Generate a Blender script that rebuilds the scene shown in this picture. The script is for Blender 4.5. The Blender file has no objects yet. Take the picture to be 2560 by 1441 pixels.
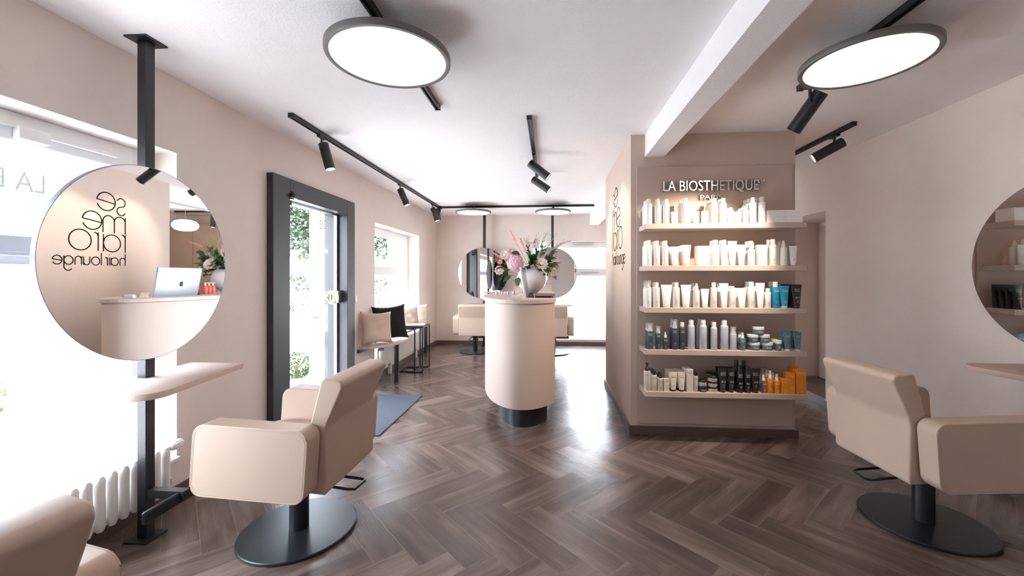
import bpy, bmesh, math, random
from mathutils import Vector, Matrix
random.seed(7)
S = bpy.context.scene
COL = S.collection
PI = math.pi

# ------------------------------------------------------------------ camera, world, exposure
F_PX, CX, CY, W_IMG, H_IMG = 1015.0, 1300.0, 692.0, 2560.0, 1441.0
TH = math.atan(76 / 1015.0)
EYE = 1.35
cam_d = bpy.data.cameras.new('camera'); cam = bpy.data.objects.new('camera', cam_d); COL.objects.link(cam)
cam_d.sensor_width = 36.0
cam_d.lens = 36.0 * F_PX / W_IMG
cam_d.shift_x = -(CX - W_IMG / 2) / W_IMG
cam_d.shift_y = -(H_IMG / 2 - CY) / W_IMG
cam_d.clip_start = 0.02
cam.location = (0, 0, EYE); cam.rotation_euler = (PI / 2, 0, TH)
S.camera = cam
S.view_settings.view_transform = 'Standard'
S.view_settings.look = 'None'
S.view_settings.exposure = 0.98
S.view_settings.gamma = 1.0
S.view_settings.use_curve_mapping = False
S.cycles.use_denoising = True
S.cycles.max_bounces = 10
S.cycles.diffuse_bounces = 6
S.cycles.glossy_bounces = 6
S.cycles.transparent_max_bounces = 16
S.cycles.sample_clamp_indirect = 6.0
S.cycles.caustics_reflective = False
S.cycles.caustics_refractive = False

world = bpy.data.worlds.new('daylight'); S.world = world; world.use_nodes = True
wn = world.node_tree.nodes; wl = world.node_tree.links
bg = wn['Background']; bg.inputs['Strength'].default_value = 10.8
tc = wn.new('ShaderNodeTexCoord'); sp = wn.new('ShaderNodeSeparateXYZ'); cr = wn.new('ShaderNodeValToRGB')
wl.new(tc.outputs['Generated'], sp.inputs[0]); wl.new(sp.outputs['Z'], cr.inputs['Fac'])
cr.color_ramp.elements[0].position = 0.0; cr.color_ramp.elements[0].color = (0.86, 0.93, 1.0, 1)
cr.color_ramp.elements[1].position = 0.7; cr.color_ramp.elements[1].color = (0.68, 0.83, 1.0, 1)
wl.new(cr.outputs['Color'], bg.inputs['Color'])

sun_d = bpy.data.lights.new('sun', 'SUN'); sun = bpy.data.objects.new('sun', sun_d); COL.objects.link(sun)
sun_d.energy = 8.0; sun_d.angle = math.radians(0.6); sun_d.color = (1.0, 0.96, 0.9)
sun.rotation_euler = Vector((0.17, 0.62, -0.92)).to_track_quat('-Z', 'Y').to_euler()

CEIL = 2.57
XL, XR, YF, YB = -2.29, 2.835, 8.02, -2.3
# daylight portals in the window openings (sampling helpers of the sky)
def portal(name, loc, rot, sx, sy):
    d = bpy.data.lights.new(name, 'AREA'); d.shape = 'RECTANGLE'; d.size = sx; d.size_y = sy
    d.cycles.is_portal = True
    o = bpy.data.objects.new(name, d); COL.objects.link(o); o.location = loc; o.rotation_euler = rot
portal('portal', (-2.66, 0.95, 1.17), (0, -PI / 2, 0), 1.9, 2.8)
portal('portal', (-2.66, 3.83, 1.03), (0, -PI / 2, 0), 2.1, 1.1)
portal('portal', (-2.66, 6.05, 1.2), (0, -PI / 2, 0), 1.8, 1.8)
portal('portal', (0.55, 8.4, 1.1), (PI / 2, 0, PI), 2.0, 1.9)

# ------------------------------------------------------------------ pixel helper (authoring aid: ray through a pixel meets a plane)
_c, _s = math.cos(TH), math.sin(TH)
def ray(x, y):
    r = (x - CX) / F_PX; u = (CY - y) / F_PX
    return Vector((r * _c - _s, r * _s + _c, u))
def at(x, y, Y):
    d = ray(x, y); t = Y / d.y
    return Vector((d.x * t, Y, EYE + d.z * t))

# ------------------------------------------------------------------ materials
def lin(c):
    return tuple(((v / 255) / 12.92 if v / 255 <= 0.04045 else ((v / 255 + 0.055) / 1.055) ** 2.4) for v in c)
MATS = {}
def mat(name, rgb, rough=0.5, metal=0.0, var=0.04, vscale=8.0, bump=0.0, bscale=200.0, spec=0.5, emit=None, es=1.0, coat=0.0, stretch=None):
    if name in MATS: return MATS[name]
    m = bpy.data.materials.new(name); m.use_nodes = True
    nt = m.node_tree; n = nt.nodes; l = nt.links
    p = n['Principled BSDF']
    base = lin(rgb)
    p.inputs['Roughness'].default_value = rough; p.inputs['Metallic'].default_value = metal
    p.inputs['Specular IOR Level'].default_value = spec
    p.inputs['Coat Weight'].default_value = coat
    t = n.new('ShaderNodeTexCoord'); src = t.outputs['Object']
    if stretch:
        mp = n.new('ShaderNodeMapping'); mp.inputs['Scale'].default_value = stretch
        l.new(src, mp.inputs[0]); src = mp.outputs[0]
    nz = n.new('ShaderNodeTexNoise'); nz.inputs['Scale'].default_value = vscale; nz.inputs['Detail'].default_value = 3
    l.new(src, nz.inputs['Vector'])
    r = n.new('ShaderNodeValToRGB')
    r.color_ramp.elements[0].position = 0.3; r.color_ramp.elements[1].position = 0.7
    r.color_ramp.elements[0].color = tuple(v * (1 - var) for v in base) + (1,)
    r.color_ramp.elements[1].color = tuple(min(1, v * (1 + var)) for v in base) + (1,)
    l.new(nz.outputs['Fac'], r.inputs['Fac']); l.new(r.outputs['Color'], p.inputs['Base Color'])
    if bump > 0:
        b = n.new('ShaderNodeTexNoise'); b.inputs['Scale'].default_value = bscale; b.inputs['Detail'].default_value = 2
        l.new(t.outputs['Object'], b.inputs['Vector'])
        bn = n.new('ShaderNodeBump'); bn.inputs['Strength'].default_value = bump; bn.inputs['Distance'].default_value = 0.004
        l.new(b.outputs['Fac'], bn.inputs['Height']); l.new(bn.outputs['Normal'], p.inputs['Normal'])
    if emit:
        p.inputs['Emission Color'].default_value = (*lin(emit), 1); p.inputs['Emission Strength'].default_value = es
    MATS[name] = m
    return m
def glass(name, tint=(1, 1, 1), ior=1.45, haze=0.0):
    if name in MATS: return MATS[name]
    m = bpy.data.materials.new(name); m.use_nodes = True
    n = m.node_tree.nodes; l = m.node_tree.links; n.remove(n['Principled BSDF']); out = n['Material Output']
    tr = n.new('ShaderNodeBsdfTransparent'); tr.inputs['Color'].default_value = (*tint, 1)
    gl = n.new('ShaderNodeBsdfGlossy'); gl.inputs['Roughness'].default_value = 0.02
    lw = n.new('ShaderNodeLayerWeight'); lw.inputs['Blend'].default_value = 0.5
    pw = n.new('ShaderNodeMath'); pw.operation = 'POWER'; l.new(lw.outputs['Facing'], pw.inputs[0]); pw.inputs[1].default_value = 5.0
    fr = n.new('ShaderNodeMath'); fr.operation = 'MULTIPLY_ADD'; l.new(pw.outputs[0], fr.inputs[0]); fr.inputs[1].default_value = 0.5; fr.inputs[2].default_value = 0.03
    mx = n.new('ShaderNodeMixShader'); l.new(fr.outputs[0], mx.inputs[0]); l.new(tr.outputs[0], mx.inputs[1]); l.new(gl.outputs[0], mx.inputs[2])
    last = mx
    if haze > 0:
        df = n.new('ShaderNodeBsdfDiffuse'); df.inputs['Color'].default_value = (0.85, 0.85, 0.85, 1)
        m2 = n.new('ShaderNodeMixShader'); m2.inputs[0].default_value = haze
        l.new(mx.outputs[0], m2.inputs[1]); l.new(df.outputs[0], m2.inputs[2]); last = m2
    l.new(last.outputs[0], out.inputs['Surface'])
    MATS[name] = m
    return m

M_wall = mat('wall_paint', (230, 216, 207), 0.85, var=0.015, bump=0.35, bscale=120)
M_taupe = mat('taupe_paint', (205, 184, 171), 0.8, var=0.015, bump=0.35, bscale=120)
M_panel = mat('taupe_laminate', (195, 174, 162), 0.55, var=0.01)
M_ceil = mat('ceiling_stucco', (246, 240, 240), 0.9, var=0.01, bump=0.6, bscale=90)
M_base = mat('baseboard_wood', (98, 80, 72), 0.45, var=0.15, vscale=6, stretch=(1, 1, 14))
M_frame = mat('window_frame_white', (240, 240, 240), 0.35, var=0.01)
M_dark = mat('anthracite_frame', (48, 47, 50), 0.42, var=0.03)
M_black = mat('black_metal', (30, 30, 32), 0.38, var=0.05)
M_black2 = mat('black_powder_coat', (34, 35, 39), 0.3, var=0.05, bump=0.1, bscale=600)
M_leather = mat('beige_leather', (194, 169, 151), 0.5, var=0.02, bump=0.12, bscale=500)
M_stitch = mat('stitching', (190, 158, 134), 0.7)
M_chrome = mat('polished_chrome', (245, 243, 242), 0.16, 1.0, var=0.0)
M_mirror = mat('mirror_silver', (243, 243, 243), 0.0, 1.0, var=0.0)
M_alu = mat('brushed_aluminium', (196, 200, 206), 0.3, 1.0, var=0.03)
M_rad = mat('radiator_enamel', (240, 238, 236), 0.3, var=0.01)
M_white = mat('white_plastic', (240, 238, 235), 0.35, var=0.01)
M_glass = glass('window_glass')
M_diff = mat('lamp_diffuser', (255, 250, 245), 0.5, emit=(255, 246, 236), es=2.0)
M_lens = mat('spot_lens', (255, 250, 245), 0.3, emit=(255, 240, 222), es=6.0)
M_ring = mat('lamp_ring', (108, 104, 102), 0.45)
M_text = mat('wall_lettering', (28, 22, 20), 0.85, spec=0.1)

# ------------------------------------------------------------------ mesh helpers
def nb(): return bmesh.new()
def add_box(bm, a, b, bev=0.0, seg=3, M=None):
    t = bmesh.new(); bmesh.ops.create_cube(t, size=1)
    s = [b[i] - a[i] for i in range(3)]; c = [(a[i] + b[i]) / 2 for i in range(3)]
    for v in t.verts: v.co = Vector((v.co.x * s[0] + c[0], v.co.y * s[1] + c[1], v.co.z * s[2] + c[2]))
    if bev > 0: bmesh.ops.bevel(t, geom=t.edges[:] , offset=bev, segments=seg, profile=0.5, affect='EDGES')
    merge(bm, t, M); return bm
def merge(bm, t, M=None):
    if M is not None: bmesh.ops.transform(t, matrix=M, verts=t.verts)
    me = bpy.data.meshes.new('tmp'); t.to_mesh(me); t.free(); bm.from_mesh(me); bpy.data.meshes.remove(me)
def add_prism(bm, pts, z0, z1, bev=0.0, M=None, seg=2):
    t = bmesh.new()
    lo = [t.verts.new((x, y, z0)) for x, y in pts]; hi = [t.verts.new((x, y, z1)) for x, y in pts]
    n = len(pts)
    t.faces.new(list(reversed(lo))); t.faces.new(hi)
    for i in range(n): t.faces.new((lo[i], lo[(i + 1) % n], hi[(i + 1) % n], hi[i]))
    bmesh.ops.recalc_face_normals(t, faces=t.faces)
    if bev > 0:
        ed = [e for e in t.edges if abs(e.verts[0].co.z - e.verts[1].co.z) < 1e-6]
        bmesh.ops.bevel(t, geom=ed, offset=bev, segments=seg, profile=0.5, affect='EDGES')
    merge(bm, t, M); return bm
def add_lathe(bm, prof, n=32, M=None, sx=1.0, sy=1.0):
    t = bmesh.new(); rings = []
    for r, z in prof:
        if r < 1e-6: rings.append([t.verts.new((0, 0, z))])
        else: rings.append([t.verts.new((r * math.cos(2 * PI * k / n) * sx, r * math.sin(2 * PI * k / n) * sy, z)) for k in range(n)])
    for a, b in zip(rings, rings[1:]):
        for k in range(n):
            k2 = (k + 1) % n
            if len(a) == 1 and len(b) == 1: continue
            if len(a) == 1: t.faces.new((a[0], b[k2], b[k]))
            elif len(b) == 1: t.faces.new((a[k], a[k2], b[0]))
            else: t.faces.new((a[k], a[k2], b[k2], b[k]))
    bmesh.ops.recalc_face_normals(t, faces=t.faces)
    merge(bm, t, M); return bm
def add_cyl(bm, p0, p1, r, n=20, r2=None):
    p0 = Vector(p0); p1 = Vector(p1); d = p1 - p0; L = d.length
    M = Matrix.Translation(p0) @ d.to_track_quat('Z', 'Y').to_matrix().to_4x4()
    r2 = r if r2 is None else r2
    return add_lathe(bm, [(0, 0), (r, 0), (r2, L), (0, L)], n, M)
def add_tube(bm, pts, r, n=8, closed=False, rect=None):
    pts = [Vector(p) for p in pts]; N = len(pts); rings = []; t = bmesh.new()
    up = Vector((0, 0, 1))
    for i, p in enumerate(pts):
        if closed: d = pts[(i + 1) % N] - pts[i - 1]
        else: d = pts[min(i + 1, N - 1)] - pts[max(i - 1, 0)]
        d.normalize()
        u = up if abs(d.z) < 0.95 else Vector((0, 1, 0))
        a = d.cross(u).normalized(); b = a.cross(d).normalized()
        rr = r[i] if isinstance(r, (list, tuple)) else r
        if rect: rings.append([t.verts.new(p + a * sx * rect[0] + b * sy * rect[1]) for sx, sy in ((1, 1), (-1, 1), (-1, -1), (1, -1))])
        else: rings.append([t.verts.new(p + a * math.cos(2 * PI * k / n) * rr + b * math.sin(2 * PI * k / n) * rr) for k in range(n)])
    m = len(rings[0])
    for i in range(N if closed else N - 1):
        A, B = rings[i], rings[(i + 1) % N]
        for k in range(m): t.faces.new((A[k], A[(k + 1) % m], B[(k + 1) % m], B[k]))
    if not closed: t.faces.new(rings[0]); t.faces.new(rings[-1])
    bmesh.ops.recalc_face_normals(t, faces=t.faces)
    merge(bm, t); return bm
def rpoly(x0, y0, x1, y1, r, n=6):
    pts = []
    for cx_, cy_, a0 in ((x1 - r, y1 - r, 0), (x0 + r, y1 - r, PI / 2), (x0 + r, y0 + r, PI), (x1 - r, y0 + r, 1.5 * PI)):
        for k in range(n + 1):
            a = a0 + PI / 2 * k / n; pts.append((cx_ + r * math.cos(a), cy_ + r * math.sin(a)))
    return pts

def to_me(name, bm, m, sharp=35, flat=False):
    me = bpy.data.meshes.new(name); bm.to_mesh(me); bm.free()
    me.materials.append(m)
    if not flat:
        for p in me.polygons: p.use_smooth = True
        me.set_sharp_from_angle(angle=math.radians(sharp))
    return me
def obj(name, bm, m, parent=None, loc=None, wn_=False, flat=False, sharp=35, label=None):
    o = bpy.data.objects.new(name, to_me(name, bm, m, sharp, flat)); COL.objects.link(o)
    if parent: o.parent = parent
    if loc: o.location = loc
    if wn_:
        w = o.modifiers.new('wn', 'WEIGHTED_NORMAL'); w.keep_sharp = True
    if label: o['label'] = label
    return o
def empty(name, loc=(0, 0, 0), rz=0.0):
    o = bpy.data.objects.new(name, None); COL.objects.link(o); o.empty_display_size = 0.05
    o.location = loc; o.rotation_euler = (0, 0, rz); return o
def tag(o, label, cat, group=None):
    o['label'] = label; o['category'] = cat
    if group: o['group'] = group
    return o
def thing(name, label, cat, loc=(0, 0, 0), rz=0.0, group=None):
    return tag(empty(name, loc, rz), label, cat, group)
def struct(name, bm, m, parent=None, **k):
    o = obj(name, bm, m, parent, **k)
    if not parent: o['kind'] = 'structure'
    return o
def copy_tree(o, parent=None):
    c = o.copy(); COL.objects.link(c)
    if parent: c.parent = parent
    for ch in [x for x in bpy.data.objects if x.parent == o]: copy_tree(ch, c)
    return c
def B(a, b, **k): return add_box(nb(), a, b, **k)

FONT_CACHE = {}
def text_pts(s, depth=0.0, bevel=0.0):
    key = (s, depth, bevel)
    if key not in FONT_CACHE:
        cu = bpy.data.curves.new('t', 'FONT'); cu.body = s; cu.extrude = depth; cu.bevel_depth = bevel; cu.align_x = 'CENTER'; cu.resolution_u = 3
        o = bpy.data.objects.new('t', cu); COL.objects.link(o)
        dg = bpy.context.evaluated_depsgraph_get(); me = bpy.data.meshes.new_from_object(o.evaluated_get(dg))
        FONT_CACHE[key] = me; bpy.data.objects.remove(o)
    return FONT_CACHE[key]
def add_text(bm, s, M, depth=0.0, bevel=0.0, fit=None, cyl=None):
    """text in its own XY plane; fit=(width,height); cyl=(radius) wraps on a cylinder front at y=-radius after M"""
    t = bmesh.new(); t.from_mesh(text_pts(s, depth, bevel))
    if fit:
        xs = [v.co.x for v in t.verts]; ys = [v.co.y for v in t.verts]
        w = max(xs) - min(xs); h = max(ys) - min(ys); cx_ = (max(xs) + min(xs)) / 2; y0 = min(ys)
        for v in t.verts: v.co.x = (v.co.x - cx_) * fit[0] / w; v.co.y = (v.co.y - y0) * fit[1] / h
    bmesh.ops.transform(t, matrix=M, verts=t.verts)
    if cyl:
        for v in t.verts: v.co.y = -math.sqrt(max(cyl * cyl - v.co.x ** 2, 0)) - 0.0005
    merge(bm, t)
def up_plane(x, y, z):   # text standing upright facing -Y
    return Matrix.Translation((x, y, z)) @ Matrix.Rotation(PI / 2, 4, 'X')

# ================================================================== STRUCTURE
# floor: herringbone planks, one mesh
def build_floor():
    bm = nb(); uv = bm.loops.layers.uv.new('UVMap'); cl = bm.loops.layers.float_color.new('tone')
    w = 0.1525; L = 4; O = Vector((0.146, 2.388)); q = 1 / math.sqrt(2)
    e1 = Vector((q, q)) * w; e2 = Vector((q, -q)) * w
    def plank(x, y, lx, ly, hor):
        tone = random.random(); t2 = random.random(); off = random.random() * 40
        cs = [(x, y), (x + lx, y), (x + lx, y + ly), (x, y + ly)]
        P = [O + e1 * a + e2 * b for a, b in cs]
        if all(p.x < XL - 0.4 or p.x > 4.0 or p.y < YB - 0.3 or p.y > YF + 0.3 for p in P): return
        f = bm.faces.new([bm.verts.new((p.x, p.y, 0)) for p in P])
        for lp, (a, b) in zip(f.loops, cs):
            u, v = ((a - x), (b - y)) if hor else ((b - y), (a - x))
            lp[uv].uv = (u * w + off, v * w); lp[cl] = (tone, t2, 0, 1)
    R = 60
    for x in range(-R, R):
        for y in range(-R, R):
            c = (x - y) % (2 * L)
            if c == 0: plank(x, y, L, 1, True)
            elif c == 2 * L - 1: plank(x, y, 1, L, False)
    g = bm.verts[:] + bm.edges[:] + bm.faces[:]
    for co, no in (((XL, 0, 0), (-1, 0, 0)), ((3.40, 0, 0), (1, 0, 0)), ((0, YB, 0), (0, -1, 0)), ((0, YF, 0), (0, 1, 0))):
        g = bm.verts[:] + bm.edges[:] + bm.faces[:]
        bmesh.ops.bisect_plane(bm, geom=g, plane_co=co, plane_no=no, clear_outer=True)
    for f in bm.faces:
        if f.normal.z < 0: f.normal_flip()
    m = bpy.data.materials.new('herringbone_vinyl'); m.use_nodes = True
    n = m.node_tree.nodes; l = m.node_tree.links; p = n['Principled BSDF']
    uvn = n.new('ShaderNodeUVMap'); uvn.uv_map = 'UVMap'
    at_ = n.new('ShaderNodeAttribute'); at_.attribute_name = 'tone'
    sep = n.new('ShaderNodeSeparateColor'); l.new(at_.outputs['Color'], sep.inputs[0])
    mp = n.new('ShaderNodeMapping'); mp.inputs['Scale'].default_value = (2.2, 26, 1); l.new(uvn.outputs[0], mp.inputs[0])
    n1 = n.new('ShaderNodeTexNoise'); n1.inputs['Scale'].default_value = 1.0; n1.inputs['Detail'].default_value = 6; n1.inputs['Distortion'].default_value = 0.6; l.new(mp.outputs[0], n1.inputs['Vector'])
    mp2 = n.new('ShaderNodeMapping'); mp2.inputs['Scale'].default_value = (1.0, 7, 1); l.new(uvn.outputs[0], mp2.inputs[0])
    n2 = n.new('ShaderNodeTexNoise'); n2.inputs['Scale'].default_value = 1.3; n2.inputs['Detail'].default_value = 2; l.new(mp2.outputs[0], n2.inputs['Vector'])
    mp3 = n.new('ShaderNodeMapping'); mp3.inputs['Scale'].default_value = (14, 190, 1); l.new(uvn.outputs[0], mp3.inputs[0])
    n3 = n.new('ShaderNodeTexNoise'); n3.inputs['Scale'].default_value = 1.0; n3.inputs['Detail'].default_value = 2; l.new(mp3.outputs[0], n3.inputs['Vector'])
    def mth(op, a, b):
        k = n.new('ShaderNodeMath'); k.operation = op
        for i, v in enumerate((a, b)):
            if isinstance(v, (int, float)): k.inputs[i].default_value = v
            else: l.new(v, k.inputs[i])
        return k.outputs[0]
    a = mth('MULTIPLY', sep.outputs[0], 0.22)
    b = mth('MULTIPLY', n1.outputs['Fac'], 0.32); c = mth('MULTIPLY', n2.outputs['Fac'], 0.85); d = mth('MULTIPLY', n3.outputs['Fac'], 0.20)
    tot = mth('ADD', mth('ADD', a, b), mth('ADD', c, d))
    rp = n.new('ShaderNodeValToRGB'); l.new(tot, rp.inputs['Fac'])
    e = rp.color_ramp.elements
    e[0].position = 0.46; e[0].color = (*lin((66, 54, 50)), 1)
    e[1].position = 1.08; e[1].color = (*lin((130, 111, 102)), 1)
    k = rp.color_ramp.elements.new(0.77); k.color = (*lin((95, 79, 72)), 1)
    # joint lines
    su = n.new('ShaderNodeSeparateXYZ'); l.new(uvn.outputs[0], su.inputs[0])
    v = su.outputs['Y']; dd = mth('MINIMUM', v, mth('SUBTRACT', w, v)); ln = mth('LESS_THAN', dd, 0.0011)
    mx = n.new('ShaderNodeMix'); mx.data_type = 'RGBA'; l.new(mth('MULTIPLY', ln, 0.55), mx.inputs['Factor'])
    l.new(rp.outputs['Color'], mx.inputs[6]); mx.inputs[7].default_value = (*lin((150, 135, 126)), 1)
    l.new(mx.outputs[2], p.inputs['Base Color'])
    rr = mth('ADD', mth('MULTIPLY', n3.outputs['Fac'], 0.14), 0.17); l.new(rr, p.inputs['Roughness'])
    bn = n.new('ShaderNodeBump'); bn.inputs['Strength'].default_value = 0.35; bn.inputs['Distance'].default_value = 0.002
    l.new(n3.outputs['Fac'], bn.inputs['Height']); l.new(bn.outputs['Normal'], p.inputs['Normal'])
    o = bpy.data.objects.new('floor', bpy.data.meshes.new('floor')); bm.to_mesh(o.data); bm.free()
    o.data.materials.append(m); COL.objects.link(o); o['kind'] = 'structure'
build_floor()
struct('ceiling', B((XL - 0.35, YB - 0.35, CEIL), (3.5, YF + 0.35, CEIL + 0.2)), M_ceil)

# left wall with window 1, door and window 2 openings
XO = -2.64
W1 = (-0.45, 2.33, 0.228, 2.11); DR = (3.20, 4.40, 0.0, 2.13); W2 = (5.15, 6.95, 0.25, 2.06)
bm = nb()
for y0, y1, z0, z1 in ((YB - 0.35, W1[0], 0, CEIL), (W1[0], W1[1], 0, W1[2]), (W1[0], W1[1], W1[3], CEIL), (W1[1], DR[0], 0, CEIL),
                       (DR[0], DR[1], DR[3], CEIL), (DR[1], W2[0], 0, CEIL), (W2[0], W2[1], 0, W2[2]), (W2[0], W2[1], W2[3], CEIL), (W2[1], YF + 0.35, 0, CEIL)):
    add_box(bm, (XO, y0, z0), (XL, y1, z1))
struct('wall_left', bm, M_wall, flat=True)
# far wall with window 3
W3 = (-0.44, 1.55, 0.10, 2.035)
bm = nb()
for x0, x1, z0, z1 in ((XL, W3[0], 0, CEIL), (W3[0], W3[1], 0, W3[2]), (W3[0], W3[1], W3[3], CEIL), (W3[1], XR, 0, CEIL)):
    add_box(bm, (x0, YF, z0), (x1, YF + 0.35, z1))
struct('wall_far', bm, M_wall, flat=True)
# right wall with the step-up niche
bm = nb()
add_box(bm, (XR, YB - 0.35, 0), (XR + 0.12, 4.42, CEIL)); add_box(bm, (XR, 4.42, 2.03), (XR + 0.12, 5.43, CEIL)); add_box(bm, (XR, 5.43, 0), (XR + 0.12, YF + 0.35, CEIL))
struct('wall_right', bm, M_wall, flat=True)
bm = nb()
add_box(bm, (XR + 0.12, 4.30, 0), (3.52, 4.42, 2.15)); add_box(bm, (XR + 0.12, 5.43, 0), (3.52, 5.55, 2.15)); add_box(bm, (3.40, 4.42, 0), (3.52, 5.43, 2.15)); add_box(bm, (XR + 0.12, 4.42, 2.03), (3.40, 5.43, 2.15))
struct('wall_niche', bm, M_wall, flat=True)
bm = nb(); add_box(bm, (XR + 0.005, 4.425, 0.0), (3.395, 5.425, 0.085)); struct('trim_1', bm, M_base)
d = struct('door_1', B((3.36, 4.47, 0.09), (3.395, 5.36, 1.98), bev=0.004), M_panel)
bm = nb(); add_cyl(bm, (3.355, 4.56, 1.05), (3.31, 4.56, 1.05), 0.009); add_cyl(bm, (3.315, 4.56, 1.05), (3.315, 4.68, 1.05), 0.008); obj('door_handle', bm, M_alu, d)
# back wall behind the viewer with a wide shop window
bm = nb(); add_box(bm, (XL, YB - 0.35, 0), (XR, YB, CEIL))
struct('wall_back', bm, M_wall, flat=True)
# display partition block
PX0, PX1, PY0, PY1 = 0.69, 2.04, 3.555, 5.15
struct('wall_partition', B((PX0, PY0, 0), (PX1, PY1, CEIL)), M_taupe, flat=True)
# ceiling beam
bm = nb(); t = bmesh.new()
add_prism(bm, [(0.855, YB), (1.02, YB), (0.93, YF), (0.77, YF)], 2.36, CEIL + 0.01)
for v in bm.verts:
    if v.co.z < 2.4: v.co.z = 2.415 if v.co.y < 4 else 2.345
struct('trim_2', bm, M_ceil, flat=True)
# baseboards
def base(name, boxes):
    bm = nb()
    for a, b in boxes:
        add_box(bm, (a[0], a[1], 0.0), (b[0], b[1], 0.07)); 
    struct(name, bm, M_base)
base('baseboard_left', [((XL, 2.33), (XL + 0.015, 3.10)), ((XL, 4.52), (XL + 0.015, YF)), ((XL, YB), (XL + 0.015, 2.33))])
base('baseboard_far', [((XL, YF - 0.015), (XR, YF))])
base('baseboard_right', [((XR - 0.015, YB), (XR, 4.42)), ((XR - 0.015, 5.43), (XR, YF))])
base('baseboard_partition', [((PX0 - 0.018, PY0 - 0.018), (PX1 + 0.018, PY0)), ((PX0 - 0.018, PY0), (PX0, PY1 + 0.018)), ((PX1, PY0), (PX1 + 0.018, PY1 + 0.018)), ((PX0, PY1), (PX1, PY1 + 0.018))])

# windows -------------------------------------------------------------
def win_x(name, W, x0, x1, rails, stiles, fw=0.11, sill=True):
    """window in the left wall; rails=[(z0,z1)], stiles=[(y0,y1)]"""
    y0, y1, z0, z1 = W
    bm = nb()
    for a, b in rails: add_box(bm, (x0, y0, a), (x1, y1, b), bev=0.006, seg=2)
    for a, b in stiles: add_box(bm, (x0 + 0.001, a, z0), (x1 + 0.001, b, z1), bev=0.006, seg=2)
    f = struct(name, bm, M_frame)
    bm = nb(); zs = sorted(rails); ys = sorted(stiles)
    for (a, b), (c, d_) in zip(zs, zs[1:]):
        for (e, g), (h, i) in zip(ys, ys[1:]):
            add_box(bm, ((x0 + x1) / 2 - 0.006, g - 0.01, b - 0.01), ((x0 + x1) / 2 + 0.006, h + 0.01, c + 0.01))
    obj('window_pane', bm, M_glass, f, flat=True)
    return f
w1 = win_x('window_1', W1, -2.53, -2.46, [(0.228, 0.30), (1.405, 1.54), (1.975, 2.11)], [(-0.45, -0.34), (0.45, 0.60), (2.215, 2.33)])
obj('window_sill', B((XO + 0.2, W1[0] + 0.001, 0.228), (XL + 0.03, W1[1] - 0.001, 0.25), bev=0.005), M_frame, w1)
bm = nb()
add_box(bm, (-2.46, 1.70, 2.02), (-2.435, 2.12, 2.04), bev=0.003); add_box(bm, (-2.46, 1.68, 1.985), (-2.42, 1.80, 2.045), bev=0.006); add_box(bm, (-2.462, 1.3, 2.035), (-2.44, 1.7, 2.05))
obj('window_closer', bm, M_white, w1)
bm = nb(); add_box(bm, (-2.46, 1.55, 1.445), (-2.43, 1.80, 1.465), bev=0.005); obj('window_latch', bm, M_white, w1)
w2 = win_x('window_2', W2, -2.56, -2.49, [(0.25, 0.32), (1.375, 1.50), (1.945, 2.06)], [(5.15, 5.25), (6.86, 6.95)])
obj('window_sill', B((XO + 0.1, W2[0] + 0.001, 0.25), (XL, W2[1] - 0.001, 0.27)), M_frame, w2)
bm = nb(); add_lathe(bm, [(0, 0), (0.05, 0), (0.05, 0.008), (0, 0.008)], 20, Matrix.Translation((-2.40, 5.95, 2.052))); obj('vent_disc', bm, M_alu, w2)
def win_y(name, W, y0, y1, rails, stiles):
    x0, x1, z0, z1 = W; bm = nb()
    for a, b in rails: add_box(bm, (x0, y0, a), (x1, y1, b), bev=0.006, seg=2)
    for a, b in stiles: add_box(bm, (a, y0 + 0.001, z0), (b, y1 + 0.001, z1), bev=0.006, seg=2)
    f = struct(name, bm, M_frame); bm = nb()
    for (a, b), (c, d_) in zip(rails, rails[1:]):
        for (e, g), (h, i) in zip(stiles, stiles[1:]):
            add_box(bm, (g - 0.01, (y0 + y1) / 2 - 0.006, b - 0.01), (h + 0.01, (y0 + y1) / 2 + 0.006, c + 0.01))
    obj('window_pane', bm, M_glass, f, flat=True); return f
w3 = win_y('window_3', W3, 8.12, 8.19, [(0.10, 0.205), (1.366, 1.508), (1.92, 2.035)], [(-0.44, -0.33), (1.44, 1.55)])
obj('window_sill', B((W3[0] + 0.001, 8.0, 0.10), (W3[1] - 0.001, 8.2, 0.125), bev=0.004), M_frame, w3)
bm = nb(); add_box(bm, (0.45, 8.09, 1.985), (0.85, 8.12, 2.0), bev=0.003); add_box(bm, (0.6, 8.09, 1.43), (0.95, 8.115, 1.445), bev=0.003); obj('window_closer', bm, M_alu, w3)

# faint white lettering stuck on the outside of window 1, read from the street
bm = nb()
M_decal = mat('window_decal', (252, 252, 252), 0.6, var=0.0)
Mt = Matrix.Translation((-2.512, 1.415, 1.742)) @ Matrix.Rotation(-PI / 2, 4, 'Z') @ Matrix.Rotation(PI / 2, 4, 'X')
add_text(bm, 'LA BIOSTHETIQUE', Mt, fit=(0.85, 0.112))
obj('window_lettering', bm, M_decal, w1, flat=True)

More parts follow.
